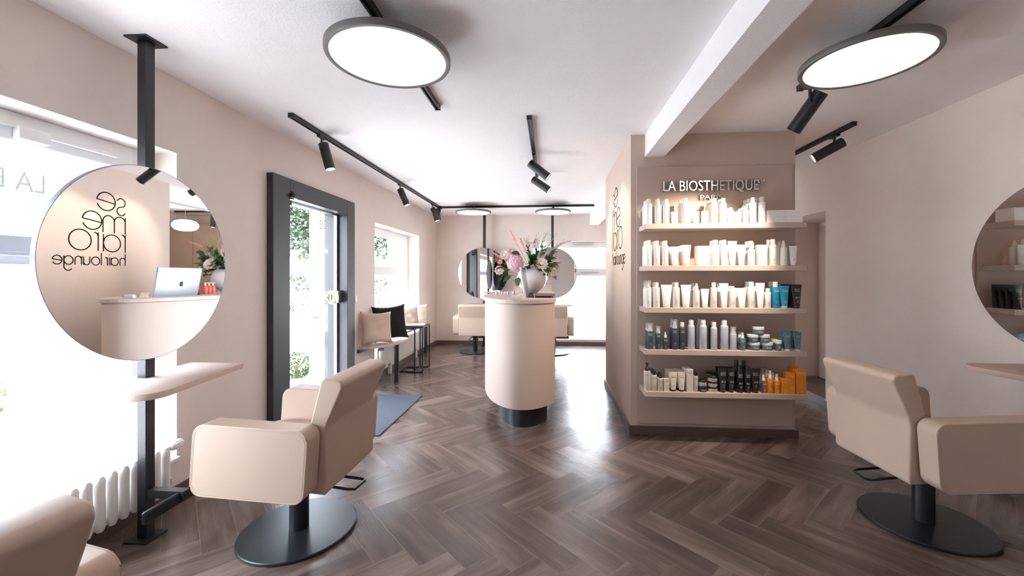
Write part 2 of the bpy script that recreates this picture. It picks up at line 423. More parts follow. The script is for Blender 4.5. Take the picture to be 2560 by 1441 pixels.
# entrance door ---------------------------------------------------------
XD = -2.235
bm = nb()
for a, b in (((-2.50, 3.125, 0), (XD, 3.34, 2.195)), ((-2.50, 4.33, 0), (XD, 4.50, 2.195)), ((-2.50, 3.34, 2.035), (XD, 4.33, 2.195))):
    add_box(bm, a, b, bev=0.003, seg=1)
dr = struct('door_2', bm, M_dark)
bm = nb()
add_box(bm, (-2.36, 3.345, 0.015), (-2.348, 4.325, 2.03)); obj('door_pane', bm, M_glass, dr, flat=True)
bm = nb(); add_box(bm, (-2.385, 3.345, 1.99), (-2.325, 3.50, 2.045), bev=0.003); add_box(bm, (-2.33, 3.33, 2.03), (-2.20, 3.42, 2.075), bev=0.02); add_cyl(bm, (-2.26, 3.37, 2.02), (-2.26, 3.37, 2.09), 0.035)
obj('door_closer', bm, M_black, dr)
bm = nb(); add_box(bm, (-2.37, 4.295, 0.02), (-2.34, 4.325, 2.03)); add_box(bm, (-2.37, 3.35, 2.015), (-2.34, 4.325, 2.03)); obj('door_seal', bm, M_alu, dr)
bm = nb(); add_box(bm, (-2.345, 4.14, 1.06), (-2.29, 4.33, 1.20), bev=0.008); add_box(bm, (-2.345, 4.05, 1.09), (-2.325, 4.13, 1.17), bev=0.004)
lk = obj('door_lock', bm, M_chrome, dr); bm = nb(); add_box(bm, (-2.29, 4.12, 1.065), (-2.283, 4.17, 1.195), bev=0.002)
obj('lock_plate', bm, mat('lock_brass', (200, 176, 120), 0.3, 1.0), lk)
bm = nb(); add_cyl(bm, (-2.372, 4.12, 0.92), (-2.46, 4.12, 0.92), 0.011); add_cyl(bm, (-2.45, 4.12, 0.92), (-2.45, 4.0, 0.92), 0.010); add_box(bm, (-2.376, 4.095, 0.86), (-2.361, 4.145, 0.98), bev=0.005)
obj('door_handle', bm, M_alu, dr)

bm = nb(); Mt = Matrix.Translation((-2.364, 4.06, 1.84)) @ Matrix.Rotation(-PI / 2, 4, 'Z') @ Matrix.Rotation(PI / 2, 4, 'X')
add_text(bm, 'se', Mt, fit=(0.13, 0.10)); obj('door_lettering', bm, M_decal, dr, flat=True)
# wall switch
tag(obj('light_switch', B((XL, 4.585, 1.04), (XL + 0.018, 4.635, 1.125), bev=0.004), M_white), 'small white light switch on the wall right of the entrance door', 'switch')

# ================================================================== DISPLAY PANEL, SHELVES, LETTERS
panel = obj('display_panel', B((0.735, 3.53, 0.10), (2.005, 3.554, 2.285), bev=0.002, seg=1), M_panel)
tag(panel, 'tall taupe back panel on the partition wall behind the five product shelves', 'panel')
SH = [1.772 - 0.3345 * k for k in range(5)]
SN = ['top', 'second', 'middle', 'fourth', 'bottom']
for k, z in enumerate(SH):
    o = obj('wall_shelf', B((0.755, 3.30, z - 0.042), (1.982, 3.529, z), bev=0.002, seg=1), M_panel)
    tag(o, f'long taupe floating shelf, the {["top", "second from top", "middle", "second from bottom", "bottom"][k]} one of five on the partition wall', 'shelf', 'product shelves on the partition wall')
def chrome_text(s, x0, x1, z0, z1, dep=0.012):
    cu = bpy.data.curves.new('t', 'FONT'); bm = nb()
    sc = (x1 - x0)
    add_text(bm, s, up_plane((x0 + x1) / 2, 3.518, z0), depth=dep, bevel=0.0, fit=(sc, z1 - z0)); return bm
bm = nb(); add_text(bm, 'LA BIOSTHETIQUE', up_plane(1.335, 3.517, 2.052), depth=0.006, bevel=0.010, fit=(0.775, 0.105))
sg = obj('sign_lettering', bm, M_chrome); tag(sg, 'raised chrome lettering across the display panel above the top shelf', 'sign')
bm = nb(); add_text(bm, 'PARIS', up_plane(1.342, 3.517, 1.998), depth=0.008, bevel=0.004, fit=(0.178, 0.036)); obj('small_lettering', bm, M_chrome, sg)
bm = nb(); rg = [(1.748 + 0.021 * math.cos(a * PI / 12), 3.515, 2.143 + 0.021 * math.sin(a * PI / 12)) for a in range(24)]
add_tube(bm, rg, 0.003, 6, closed=True); add_text(bm, 'R', up_plane(1.748, 3.515, 2.130), depth=0.01, fit=(0.016, 0.026)); obj('registered_mark', bm, M_chrome, sg)

# ------------------------------------------------------------------ wall logo (thin strokes) on the corridor side of the partition
def logo():
    strokes = []
    def arc(cx_, cz, r, a0, a1, n=28, rz=None):
        rz = rz or r
        return [(cx_ + r * math.cos(math.radians(a0 + (a1 - a0) * k / n)), cz + rz * math.sin(math.radians(a0 + (a1 - a0) * k / n))) for k in range(n + 1)]
    def sS(x, z, w_, h_):
        r = h_ / 4; return arc(x + w_ / 2, z + h_ - r, w_ / 2, 20, 250, 20, r) + arc(x + w_ / 2, z + r, w_ / 2, 80, -160, 20, r)[1:]
    def sE(cx_, cz, r, tilt=8):
        p0 = (cx_ - r * math.cos(math.radians(tilt)), cz - r * math.sin(math.radians(tilt)))
        p1 = (cx_ + r * math.cos(math.radians(tilt)), cz + r * math.sin(math.radians(tilt)))
        return [[p0, p1] + arc(cx_, cz, r, tilt, 340, 40)]
    def sM(x0, x1, z, h_):
        w_ = (x1 - x0) / 2; r = w_ / 2; out = [[(x0, z), (x0, z + h_)]]
        for k in range(2): out.append(arc(x0 + w_ * k + r, z + h_ - r, r, 180, 0, 16) + [(x0 + w_ * (k + 1), z)])
        return out
    def sR(x, z, h_, w_=0.045):
        return [[(x, z), (x, z + h_)], arc(x + w_, z + h_ - w_, w_, 180, 95, 10)]
    def sA(cx_, cz, r):
        return [arc(cx_, cz, r, 0, 360, 40), [(cx_ + r, cz - r), (cx_ + r, cz + r)]]
    def sO(cx_, cz, r): return [arc(cx_, cz, r, 0, 360, 40)]
    strokes.append(sS(0.0, 0.575, 0.095, 0.195)); strokes += sE(0.215, 0.708, 0.100)
    strokes += sM(0.0, 0.25, 0.365, 0.19); strokes += sE(0.362, 0.480, 0.098)
    strokes += sR(0.0, 0.150, 0.205); strokes += sA(0.150, 0.248, 0.095); strokes += sR(0.300, 0.155, 0.20); strokes += sO(0.480, 0.262, 0.108)
    big = len(strokes)
    x = 0.0; h = 0.088; r = h / 2
    def adv(ss, w_):
        nonlocal x
        for s_ in ss: strokes.append([(x + a, b) for a, b in s_])
        x += w_
    adv([[(0, 0), (0, 0.135)], arc(0.032, h - 0.032, 0.032, 180, 0, 12) + [(0.064, 0)]], 0.083)
    adv([arc(r, r, r, 0, 360, 24), [(h, 0), (h, h)]], 0.107)
    adv([[(0, 0), (0, h)], [(0, h + 0.025), (0, h + 0.033)]], 0.022)
    adv([[(0, 0), (0, h)], arc(0.026, h - 0.026, 0.026, 180, 95, 6)], 0.068)
    adv([[(0, 0), (0, 0.135)]], 0.018)
    adv([arc(r, r, r, 0, 360, 24)], 0.107)
    adv([[(0, h)] + arc(0.032, 0.032, 0.032, 180, 360, 12), [(0.064, 0), (0.064, h)]], 0.085)
    adv([[(0, 0), (0, h)], arc(0.032, h - 0.032, 0.032, 180, 0, 12) + [(0.064, 0)]], 0.083)
    adv([arc(r, r, r, 0, 360, 24), [(h, h), (h, -0.02)] + arc(h - 0.04, -0.02, 0.04, 0, -150, 10)], 0.107)
    adv([[(0.004, r - 0.006), (h - 0.001, r + 0.008)] + arc(r, r, r, 10, 330, 24)], 0.09)
    sc = 0.735 / x
    bm = nb(); bm2 = nb()
    for i, s_ in enumerate(strokes):
        k = sc if i >= big else 1.0
        pts = [(PX0 - 0.002, 4.555 - a * k, 1.475 + b) for a, b in s_]
        wd = 0.0058 if i < big else 0.0048
        t = bmesh.new(); A = []; Bv = []
        n = len(pts)
        for j, p in enumerate(pts):
            q0 = Vector(pts[max(j - 1, 0)]); q1 = Vector(pts[min(j + 1, n - 1)]); d = (q1 - q0).normalized()
            if (Vector(pts[0]) - Vector(pts[-1])).length < 1e-4 and j in (0, n - 1): d = (Vector(pts[1]) - Vector(pts[-2])).normalized()
            nn = Vector((0, -d.z, d.y)) * wd
            A.append(t.verts.new(Vector(p) + nn)); Bv.append(t.verts.new(Vector(p) - nn))
        for j in range(n - 1): t.faces.new((A[j], A[j + 1], Bv[j + 1], Bv[j]))
        ex = bmesh.ops.extrude_face_region(t, geom=t.faces[:])
        for v in ex['geom']:
            if isinstance(v, bmesh.types.BMVert): v.co.x += 0.002
        bmesh.ops.recalc_face_normals(t, faces=t.faces)
        merge(bm if i < big else bm2, t)
    o = obj('wall_lettering', bm, M_text, flat=True); tag(o, 'thin dark salon lettering in stacked lines on the corridor side of the partition', 'sign')
    obj('small_lettering', bm2, M_text, o, flat=True)
logo()

# ================================================================== LIGHTS ON THE CEILING
def track(name_label, p0, p1):
    p0 = Vector(p0); p1 = Vector(p1); d = (p1 - p0); L = d.length
    t = thing('light_track', name_label, 'light track', p0, math.atan2(d.y, d.x), 'black ceiling light tracks')
    bm = nb(); add_box(bm, (0, -0.018, -0.032), (L, -0.008, 0)); add_box(bm, (0, 0.008, -0.032), (L, 0.018, 0)); add_box(bm, (0, -0.01, -0.012), (L, 0.01, 0))
    obj('rail', bm, M_black, t, flat=True)
    for xx in (0.0, L): obj('end_cap', B((xx - 0.006, -0.019, -0.034), (xx + 0.006, 0.019, 0.0)), M_black, t)
    return t
track('black ceiling light track along the window side above the bench', (-1.93, 2.89, CEIL), (-1.93, 6.90, CEIL))
track('black ceiling light track crossing above the two far styling chairs', (-1.91, 6.93, CEIL), (0.73, 6.93, CEIL))
track('black ceiling light track carrying the round lamp in front on the left', (-0.80, -0.6, CEIL), (-0.80, 2.84, CEIL))
track('short black ceiling light track in the middle above the reception desk', (-0.16, 3.07, CEIL), (-0.16, 4.85, CEIL))
track('black ceiling light track carrying the round lamp on the right', (1.59, -0.3, CEIL), (1.59, 2.72, CEIL))
track('short black ceiling light track beside the right edge of the partition', (2.38, 3.38, CEIL), (2.38, 4.5, CEIL))
track('black ceiling light track in the back area behind the partition', (1.25, 7.35, CEIL), (2.5, 7.35, CEIL))

def disc_lamp(label, x, y, r=0.30, watts=None):
    t = thing('disc_lamp', label, 'lamp', (x, y, CEIL - 0.145), 0, 'round ceiling lamps')
    bm = nb(); add_lathe(bm, [(r - 0.024, 0.002), (r - 0.02, 0), (r - 0.004, 0), (r, 0.006), (r, 0.030), (r - 0.01, 0.034), (0, 0.034), (0, 0.024), (r - 0.024, 0.024), (r - 0.024, 0.002)], 72)
    obj('ring', bm, M_ring, t)
    bm = nb(); add_lathe(bm, [(0, 0.006), (r - 0.0245, 0.006), (r - 0.0245, 0.022), (0, 0.022)], 72); obj('diffuser', bm, M_diff, t)
    bm = nb(); add_cyl(bm, (0, 0, 0.034), (0, 0, 0.085), 0.02); add_box(bm, (-0.02, -0.1, 0.08), (0.02, 0.1, 0.113), bev=0.003); obj('adapter', bm, M_black, t)
    return t
disc_lamp('large round glowing lamp hanging in front on the left', -0.80, 1.97)
disc_lamp('large round glowing lamp hanging in front on the right', 1.59, 2.18, 0.285)
l3 = disc_lamp('small looking round lamp above the far left styling chair', -1.30, 6.80)
l4 = disc_lamp('small looking round lamp above the far right styling chair', 0.045, 6.86)
for l_, dy in ((l3, 0.13), (l4, 0.07)): pass

def spot(label, x, y, d, watts=30, L=0.235, r=0.041, drop=0.085, angle=50, color=(1, 0.86, 0.70), flip=1):
    d = Vector(d).normalized()
    t = thing('track_spotlight', label, 'spotlight', (x, y, CEIL - 0.033), 0, 'black track spotlights')
    obj('adapter', B((-0.045, -0.016, -0.018), (0.045, 0.016, 0.0), bev=0.003, seg=1) if abs(d.x) < 0 else B((-0.016, -0.05, -0.018), (0.016, 0.05, 0.0), bev=0.003, seg=1), M_black, t)
    piv = Vector((0, 0, -0.018 - drop))
    side = Vector((0, 0, 1)).cross(d)
    side = (side.normalized() if side.length > 0.01 else Vector((1, 0, 0))) * flip
    c0 = piv - d * L * 0.25 + side * (r + 0.006)
    bm = nb(); add_box(bm, (-0.006, -0.009, piv.z - 0.012), (0.006, 0.009, -0.018), bev=0.002, seg=1); add_cyl(bm, piv - side * 0.004, piv + side * 0.012, 0.012)
    obj('arm', bm, M_black, t)
    Mx = Matrix.Translation(c0) @ d.to_track_quat('Z', 'Y').to_matrix().to_4x4()
    bm = nb(); add_lathe(bm, [(0, 0), (r - 0.003, 0), (r, 0.003), (r, L), (r - 0.003, L), (r - 0.003, L - 0.012), (0, L - 0.012)], 32, Mx)
    b = obj('housing', bm, M_black, t)
    bm = nb(); add_lathe(bm, [(0, L - 0.0115), (r - 0.0035, L - 0.0115), (r - 0.0035, L - 0.008), (0, L - 0.008)], 24, Mx); obj('lens', bm, M_lens, b)
    if watts > 0:
        sd = bpy.data.lights.new('spot_beam', 'SPOT'); sd.energy = watts; sd.spot_size = math.radians(angle); sd.spot_blend = 0.6; sd.shadow_soft_size = 0.03; sd.color = color
        so = bpy.data.objects.new('spot_beam', sd); COL.objects.link(so)
        so.parent = t; so.location = c0 + d * (L + 0.004); so.rotation_euler = d.to_track_quat('-Z', 'Y').to_euler()
    return t
spot('black spotlight nearest the front on the window side track, left of the entrance door top', -1.93, 3.30, (0.30, -0.02, -1), 12)
spot('black spotlight halfway along the window side track', -1.93, 5.10, (0.45, -0.05, -1), 10)
spot('black slim spotlight near the far end of the window side track', -1.93, 6.55, (0.40, -0.05, -1), 6)
spot('black thick spotlight at the far corner of the window side track', -1.90, 6.90, (0.02, 0.30, -1), 6, L=0.20, r=0.06, drop=0.04)
spot('black spotlight on the short middle track, the one nearer the front', -0.16, 3.95, (1.0, -0.05, -0.80), 13, angle=70)
spot('black spotlight on the short middle track, the one farther back', -0.16, 4.60, (1.0, -0.12, -0.72), 13, angle=70)
spot('large looking black spotlight below the right round lamp aimed at the shelves', 1.59, 2.62, (-0.42, 0.62, -0.9), 75, L=0.25, r=0.043, angle=75, flip=-1)
spot('black spotlight on the short track beside the right edge of the partition', 2.38, 3.60, (-0.85, 0.36, -0.50), 8)
spot('black spotlight on the back area track behind the partition', 1.75, 7.35, (0.0, -0.1, -1), 25)

# pendants in the back area (seen in the near mirror)
for i, (x, y) in enumerate(((1.9, 6.85), (1.95, 6.25))):
    t = thing('pendant_lamp', ['oval white glass pendant lamp nearer the back window', 'oval white glass pendant lamp nearer the partition back'][i], 'lamp', (x, y, 2.14), 0, 'white glass pendants in the back area')
    bm = nb(); add_lathe(bm, [(0.0, 0), (0.09, 0.003), (0.15, 0.025), (0.188, 0.075), (0.188, 0.115), (0.15, 0.165), (0.09, 0.187), (0, 0.19)], 40)
    obj('glass_shade', bm, mat('opal_glass', (255, 252, 246), 0.3, emit=(255, 240, 220), es=3.0), t)
    bm = nb(); add_cyl(bm, (0, 0, 0.19), (0, 0, CEIL - 2.14), 0.003, 8); obj('cord', bm, mat('brass_cord', (180, 140, 90), 0.4, 0.6), t)

# ================================================================== STYLING STATIONS
def station(label, x, y, rz, eps=0.0, foot=True):
    t = thing('styling_station', label, 'styling station', (x, y, 0), rz, 'mirror and post styling stations')
    bm = nb(); add_box(bm, (-0.025, -0.025, 0.008), (0.025, 0.025, CEIL - 0.008), bev=0.003, seg=1)
    p = obj('post', bm, M_black2, t)
    bm = nb(); add_box(bm, (-0.06, -0.06, 0), (0.06, 0.06, 0.008)); obj('floor_plate', bm, M_black2, p)
    bm = nb(); add_box(bm, (-0.06, -0.06, CEIL - 0.008), (0.06, 0.06, CEIL)); obj('ceiling_plate', bm, M_black2, p)
    Mx = Matrix.Rotation(PI / 2, 4, 'Y')
    bm = nb(); add_lathe(bm, [(0.0, 0.0), (0.485, 0.0), (0.485, 0.004), (0, 0.004)], 128, Mx)
    m = obj('mirror', bm, M_mirror, t, loc=(0.052, -0.02, 1.418)); m.rotation_euler = (0, 0, eps)
    bm = nb(); add_lathe(bm, [(0.0, -0.022), (0.483, -0.022), (0.4875, -0.018), (0.4875, 0.004), (0.4853, 0.004), (0.4853, -0.001), (0, -0.001)], 128, Mx)
    r = obj('mirror_rim', bm, mat('rim_grey_metal', (120, 132, 150), 0.35, 0.6), m)
    pts = []
    for k in range(9):
        a = -PI / 2 + (PI / 2) * k / 8; pts.append((0.235 + 0.1 * math.cos(a), -0.21 + 0.1 * math.sin(a)))
    pts += [(0.245, 0.36), (-0.085, 0.36), (-0.07, -0.25)]
    for k in range(1, 5):
        a = PI + (PI / 2) * k / 4; pts.append((-0.01 + 0.06 * math.cos(a), -0.25 + 0.06 * math.sin(a)))
    # the post passes through a slot behind the board: cut the board back around the post
    bm = nb(); add_prism(bm, pts, 0.80, 0.83, bev=0.003)
    obj('shelf_board', bm, mat('shelf_laminate', (199, 178, 166), 0.75, var=0.01, spec=0.2), t)
    bm = nb(); add_box(bm, (-0.02, -0.05, 0.784), (0.20, -0.028, 0.80), bev=0.003); add_tube(bm, [(-0.02, -0.045, 0.790), (-0.02, -0.07, 0.788), (-0.02, -0.21, 0.774), (-0.02, -0.218, 0.776), (-0.02, -0.218, 0.801)], 0.006, 6)
    obj('bracket', bm, M_black2, t)
    bm = nb(); add_box(bm, (0.02, -0.02, 0.215), (0.225, 0.02, 0.255)); add_box(bm, (0.185, -0.20, 0.19), (0.205, 0.30, 0.25), bev=0.009)
    if foot: obj('footrest', bm, M_black2, t)
    else: bm.free()
    return t
station('styling post with large round mirror in front of the left window', -2.085, 1.95, 0, math.radians(2.0))
station('styling post with round mirror nearest the viewer, outside the left edge', -2.085, 0.45, 0, math.radians(4))
station('styling post with round mirror at the right wall, cut by the picture edge', 2.775, 2.33, PI, math.radians(0))
station('far styling post with round mirror standing by the left corner wall', -1.275, 7.80, -PI / 2, math.radians(0))
station('far styling post with round mirror standing before the bright back window', 0.04, 7.80, -PI / 2, math.radians(0))

# ================================================================== CHAIRS
def build_chair():
    t = empty('salon_chair')
    # local: faces +Y, x across
    def arm_bm(s):
        bm = nb(); x0, x1 = (0.25, 0.352)
        poly = rpoly(-0.265, 0.345, 0.285, 0.672, 0.055, 6)
        tt = bmesh.new(); n = len(poly)
        A = [tt.verts.new((s * x0, a - (b - 0.5) * 0.07, b + (a - 0) * 0.035)) for a, b in poly]; Bv = [tt.verts.new((s * x1, a - (b - 0.5) * 0.07, b + (a - 0) * 0.035)) for a, b in poly]
        tt.faces.new(A); tt.faces.new(list(reversed(Bv)))
        for i in range(n): tt.faces.new((A[i], Bv[i], Bv[(i + 1) % n], A[(i + 1) % n]))
        bmesh.ops.recalc_face_normals(tt, faces=tt.faces)
        ed = [e for e in tt.edges if abs(e.verts[0].co.x - e.verts[1].co.x) < 1e-6]
        bmesh.ops.bevel(tt, geom=ed, offset=0.007, segments=3, profile=0.5, affect='EDGES')
        merge(bm, tt); return bm, [(s * x1, a - (b - 0.5) * 0.07, b + a * 0.035) for a, b in rpoly(-0.262, 0.348, 0.282, 0.669, 0.052, 6)]
    for s in (-1, 1):
        bm, seam = arm_bm(s)
        a = obj('armrest', bm, M_leather, t, wn_=True)
        bm = nb(); add_tube(bm, [(p[0] - s * 0.0035, p[1], p[2]) for p in seam], 0.0042, 6, closed=True); obj('seam', bm, M_leather, a)
        bm = nb(); add_tube(bm, [(s * (0.352 + 0.0002), 0.01 + (y - 0.01) * 0.972, 0.5085 + (z - 0.5085) * 0.952) for _, y, z in seam], 0.0006, 4, closed=True); obj('stitching', bm, M_stitch, a)
    # backrest profile (y,z)
    prof = [(-0.205, 0.33), (-0.285, 0.325), (-0.298, 0.345), (-0.292, 0.62), (-0.300, 0.66), (-0.375, 0.830), (-0.370, 0.855), (-0.350, 0.866), (-0.285, 0.872), (-0.268, 0.862), (-0.215, 0.66), (-0.20, 0.62)]
    tt = bmesh.new(); n = len(prof)
    A = [tt.verts.new((-0.243, a, b)) for a, b in prof]; Bv = [tt.verts.new((0.243, a, b)) for a, b in prof]
    tt.faces.new(A); tt.faces.new(list(reversed(Bv)))
    for i in range(n): tt.faces.new((A[i], Bv[i], Bv[(i + 1) % n], A[(i + 1) % n]))
    bmesh.ops.recalc_face_normals(tt, faces=tt.faces)
    ed = [e for e in tt.edges if abs(e.verts[0].co.x - e.verts[1].co.x) < 1e-6]
    bmesh.ops.bevel(tt, geom=ed, offset=0.010, segments=3, profile=0.5, affect='EDGES')
    bm = nb(); merge(bm, tt); bk = obj('backrest', bm, M_leather, t, wn_=True, sharp=50)
    obj('care_label', B((-0.2445, -0.262, 0.39), (-0.243, -0.247, 0.43)), mat('label_fabric', (190, 180, 172), 0.8), bk)
    obj('seat', B((-0.242, -0.20, 0.345), (0.242, 0.30, 0.50), bev=0.03, seg=4), M_leather, t, wn_=True)
    bm = nb(); add_box(bm, (-0.16, -0.16, 0.315), (0.16, 0.16, 0.345)); obj('seat_plate', bm, M_black2, t)
    bm = nb(); add_cyl(bm, (0, 0, 0.018), (0, 0, 0.315), 0.047, 36); add_cyl(bm, (0, 0, 0.20), (0, 0, 0.206), 0.049, 36); obj('pump_column', bm, M_black2, t)
    bm = nb(); add_lathe(bm, [(0, 0.0), (0.272, 0.0), (0.284, 0.006), (0.284, 0.014), (0.280, 0.018), (0, 0.019)], 96); obj('base_disc', bm, mat('base_satin_black', (26, 29, 35), 0.36, var=0.05, bump=0.08, bscale=700), t)
    bm = nb(); pl = [(-0.055, -0.05, 0.285), (-0.06, -0.30, 0.262), (-0.05, -0.335, 0.258), (0.04, -0.345, 0.258), (0.055, -0.33, 0.258), (0.05, -0.05, 0.285)]
    add_tube(bm, pl, 0.007, 8); obj('pump_lever', bm, M_black2, t)
    return t
c0 = build_chair()
def place(o, x, y, face, label):
    o.location = (x, y, 0); o.rotation_euler = (0, 0, math.radians(face - 90)); tag(o, label, 'salon chair', 'beige leather salon chairs'); return o
place(c0, -1.335, 2.07, 179, 'beige leather salon chair facing the round mirror at the left window')
place(copy_tree(c0), 2.04, 2.385, 3, 'beige leather salon chair on the right, beside the grey right wall')
place(copy_tree(c0), -1.385, 0.63, 170.4, 'beige leather salon chair cut off in the lower left picture corner')
place(copy_tree(c0), -1.335, 7.20, 90, 'beige leather salon chair seen from behind, far left beside the corner wall')
place(copy_tree(c0), 0.045, 7.20, 90, 'beige leather salon chair seen from behind, before the bright back window')

# ================================================================== RECEPTION DESK
ECX, ECY = -0.25, 4.55
def dpoly(a, b, xr, n=64, off=0.0):
    pts = []
    a0 = math.acos(min(1, (xr - ECX) / a))
    for k in range(n + 1):
        th = a0 + (2 * PI - 2 * a0) * k / n
        pts.append((ECX + a * math.cos(th), ECY + b * math.sin(th)))
    return pts   # from right/far corner over the left side to right/near corner
t = thing('reception_desk', 'curved beige reception desk on a black plinth in the middle of the room', 'desk', (0, 0, 0))
out = dpoly(0.455, 1.08, 0.04); inn = dpoly(0.425, 1.05, 0.01)
bm = nb(); tt = bmesh.new()
N = len(out)
def vs(pp, z): return [tt.verts.new((x, y, z)) for x, y in pp]
o0, o1, i0, i1 = vs(out, 0.205), vs(out, 1.112), vs(inn, 0.235), vs(inn, 1.112)
for k in range(N - 1):
    tt.faces.new((o0[k], o0[k + 1], o1[k + 1], o1[k])); tt.faces.new((i0[k], i1[k], i1[k + 1], i0[k + 1])); tt.faces.new((o1[k], o1[k + 1], i1[k + 1], i1[k]))
tt.faces.new(o0)
for k in (0, N - 1): tt.faces.new((o0[k], o1[k], i1[k], i0[k]))
bmesh.ops.recalc_face_normals(tt, faces=tt.faces); merge(bm, tt)
obj('body', bm, M_panel, t)
ya, yb = out[-1][1], out[0][1]
bm = nb(); add_box(bm, (0.012, ya + 0.01, 0.206), (0.04, yb - 0.01, 0.90)); obj('side_panel', bm, M_panel, t)
bm = nb(); add_prism(bm, dpoly(0.424, 1.049, 0.009), 0.90, 0.93); obj('work_surface', bm, mat('dark_laminate', (70, 58, 54), 0.5), t)
topo = dpoly(0.475, 1.10, 0.055)
yw0, yw1, xw = 3.84, 4.88, -0.37
poly = topo + [(0.055, yw0), (xw, yw0), (xw, 4.455), (-0.262, 4.455), (-0.262, yw1), (0.055, yw1)]
bm = nb(); add_prism(bm, poly, 1.114, 1.15, bev=0.004); obj('counter_top', bm, M_panel, t, flat=True)
bm = nb(); add_prism(bm, dpoly(0.33, 0.93, -0.03, n=48), 0.0, 0.204); obj('plinth', bm, M_black2, t)

# all-in-one computer
t = thing('desktop_computer', 'silver desktop computer seen edge-on on the reception desk', 'computer', (-0.235, 4.17, 0.93), 0)
rot = Matrix.Rotation(math.radians(-9), 4, 'Y')
Mx = Matrix.Translation((0.02, 0, 0.08)) @ rot
bm = nb(); tt = nb(); add_box(tt, (-0.012, -0.275, 0), (0.008, 0.275, 0.44), bev=0.006); merge(bm, tt, Mx); tt = nb()
add_lathe(tt, [(0.0, 0.022), (0.06, 0.0195), (0.12, 0.013), (0.19, 0.0)], 48, Matrix.Translation((-0.0115, 0, 0.22)) @ Matrix.Rotation(-PI / 2, 4, 'Y'), sx=1.1, sy=1.35); merge(bm, tt, Mx); obj('casing', bm, mat('silver_casing', (206, 211, 218), 0.35, 0.35, var=0.01), t)
bm = nb(); tt = nb(); add_box(tt, (0.0082, -0.268, 0.075), (0.0092, 0.268, 0.432)); merge(bm, tt, Mx); obj('screen', bm, mat('screen_glass', (16, 17, 20), 0.1), t)
bm = nb(); add_box(bm, (-0.11, -0.10, 0.0), (0.09, 0.10, 0.006), bev=0.002); add_box(bm, (-0.06, -0.07, 0.006), (-0.052, 0.07, 0.02), M=None); add_prism(bm, [(-0.062, -0.05), (-0.054, -0.05), (-0.054, 0.05), (-0.062, 0.05)], 0.0, 0.20); obj('stand', bm, M_alu, t)
# fruit emblem on the back
bm = nb(); tt = bmesh.new(); pts = []
for k in range(48):
    a = 2 * PI * k / 48; r = 0.026 * (1 + 0.10 * math.cos(2 * a) * -1) ; y = r * math.cos(a) * 0.98; z = r * math.sin(a)
    if z > 0: z -= 0.006 * math.exp(-(y / 0.007) ** 2)
    else: z += 0.004 * math.exp(-(y / 0.007) ** 2)
    dd = math.hypot(y - 0.030, z - 0.004)
    if dd < 0.013:
        y = 0.030 - math.sqrt(max(0.013 ** 2 - (z - 0.004) ** 2, 0))
    pts.append((y, z))
f = tt.faces.new([tt.verts.new((-0.0345, y, z + 0.27)) for y, z in pts])
lf = [(0.0, 0.026), (0.002, 0.036), (0.010, 0.042), (0.011, 0.034), (0.005, 0.027)]
tt.faces.new([tt.verts.new((-0.0345, y, z + 0.27)) for y, z in lf])
merge(bm, tt, Mx); obj('emblem', bm, M_black, t, flat=True)

# ------------------------------------------------------------------ things on the desk
ZT = 1.15
t = thing('card_terminal', 'black card payment terminal on a stand in the desk opening behind the computer', 'card terminal', (-0.205, 4.42, 0.93), math.radians(20))
bm = nb(); tt = nb(); add_box(tt, (-0.038, -0.08, 0), (0.038, 0.08, 0.035), bev=0.014); merge(bm, tt, Matrix.Translation((0, 0, 0.17)) @ Matrix.Rotation(math.radians(35), 4, 'X')); obj('body', bm, M_black, t)
bm = nb(); add_cyl(bm, (0, 0, 0), (0, 0, 0.008), 0.05); add_cyl(bm, (0, 0, 0.008), (0, 0, 0.18), 0.015); obj('stand', bm, M_black, t)
bm = nb(); tt = nb(); add_box(tt, (-0.027, 0.0, 0.035), (0.027, 0.055, 0.0365)); merge(bm, tt, Matrix.Translation((0, 0, 0.17)) @ Matrix.Rotation(math.radians(35), 4, 'X')); obj('screen', bm, mat('screen_glass', (16, 17, 20), 0.1), t)
t = thing('leaflet_holder', 'clear holder with slanted pink and white leaflets at the desk opening', 'leaflets', (-0.27, 3.76, ZT), math.radians(-12))
bm = nb(); tt = nb(); add_box(tt, (-0.035, -0.001, 0), (0.035, 0.003, 0.05)); merge(bm, tt, Matrix.Rotation(math.radians(-25), 4, 'X')); obj('leaflet', bm, mat('leaflet_pink', (226, 200, 190), 0.6), t)
obj('stand', B((-0.037, -0.012, 0), (0.037, 0.02, 0.004)), M_white, t)
bm = nb(); add_box(bm, (-0.037, -0.016, 0), (0.0, -0.012, 0.03)); obj('price_card', bm, M_white, t)
t = thing('business_card_stand', 'clear stand with white business cards near the rounded front of the desk', 'card stand', (-0.305, 3.585, ZT), math.radians(5))
obj('stand', B((-0.05, -0.02, 0), (0.05, 0.02, 0.025), bev=0.002), glass('acrylic', (0.95, 0.95, 0.95), haze=0.25), t, flat=True)
obj('cards', B((-0.044, -0.012, 0.003), (0.044, 0.012, 0.034)), mat('paper', (238, 236, 236), 0.7), t)
for i in range(7):
    o = obj('sample_pot', add_lathe(nb(), [(0, 0), (0.011, 0), (0.011, 0.022), (0.0125, 0.022), (0.0125, 0.032), (0, 0.032)], 16), M_white if i % 2 else M_alu, loc=(-0.60 + i * 0.031, 4.52 + i * 0.012, ZT))
    tag(o, f'tiny {"white" if i % 2 else "silver"} sample pot on the desk top, {["first", "second", "third", "fourth", "fifth", "sixth", "seventh"][i]} from left', 'sample pot', 'sample pots on the desk')
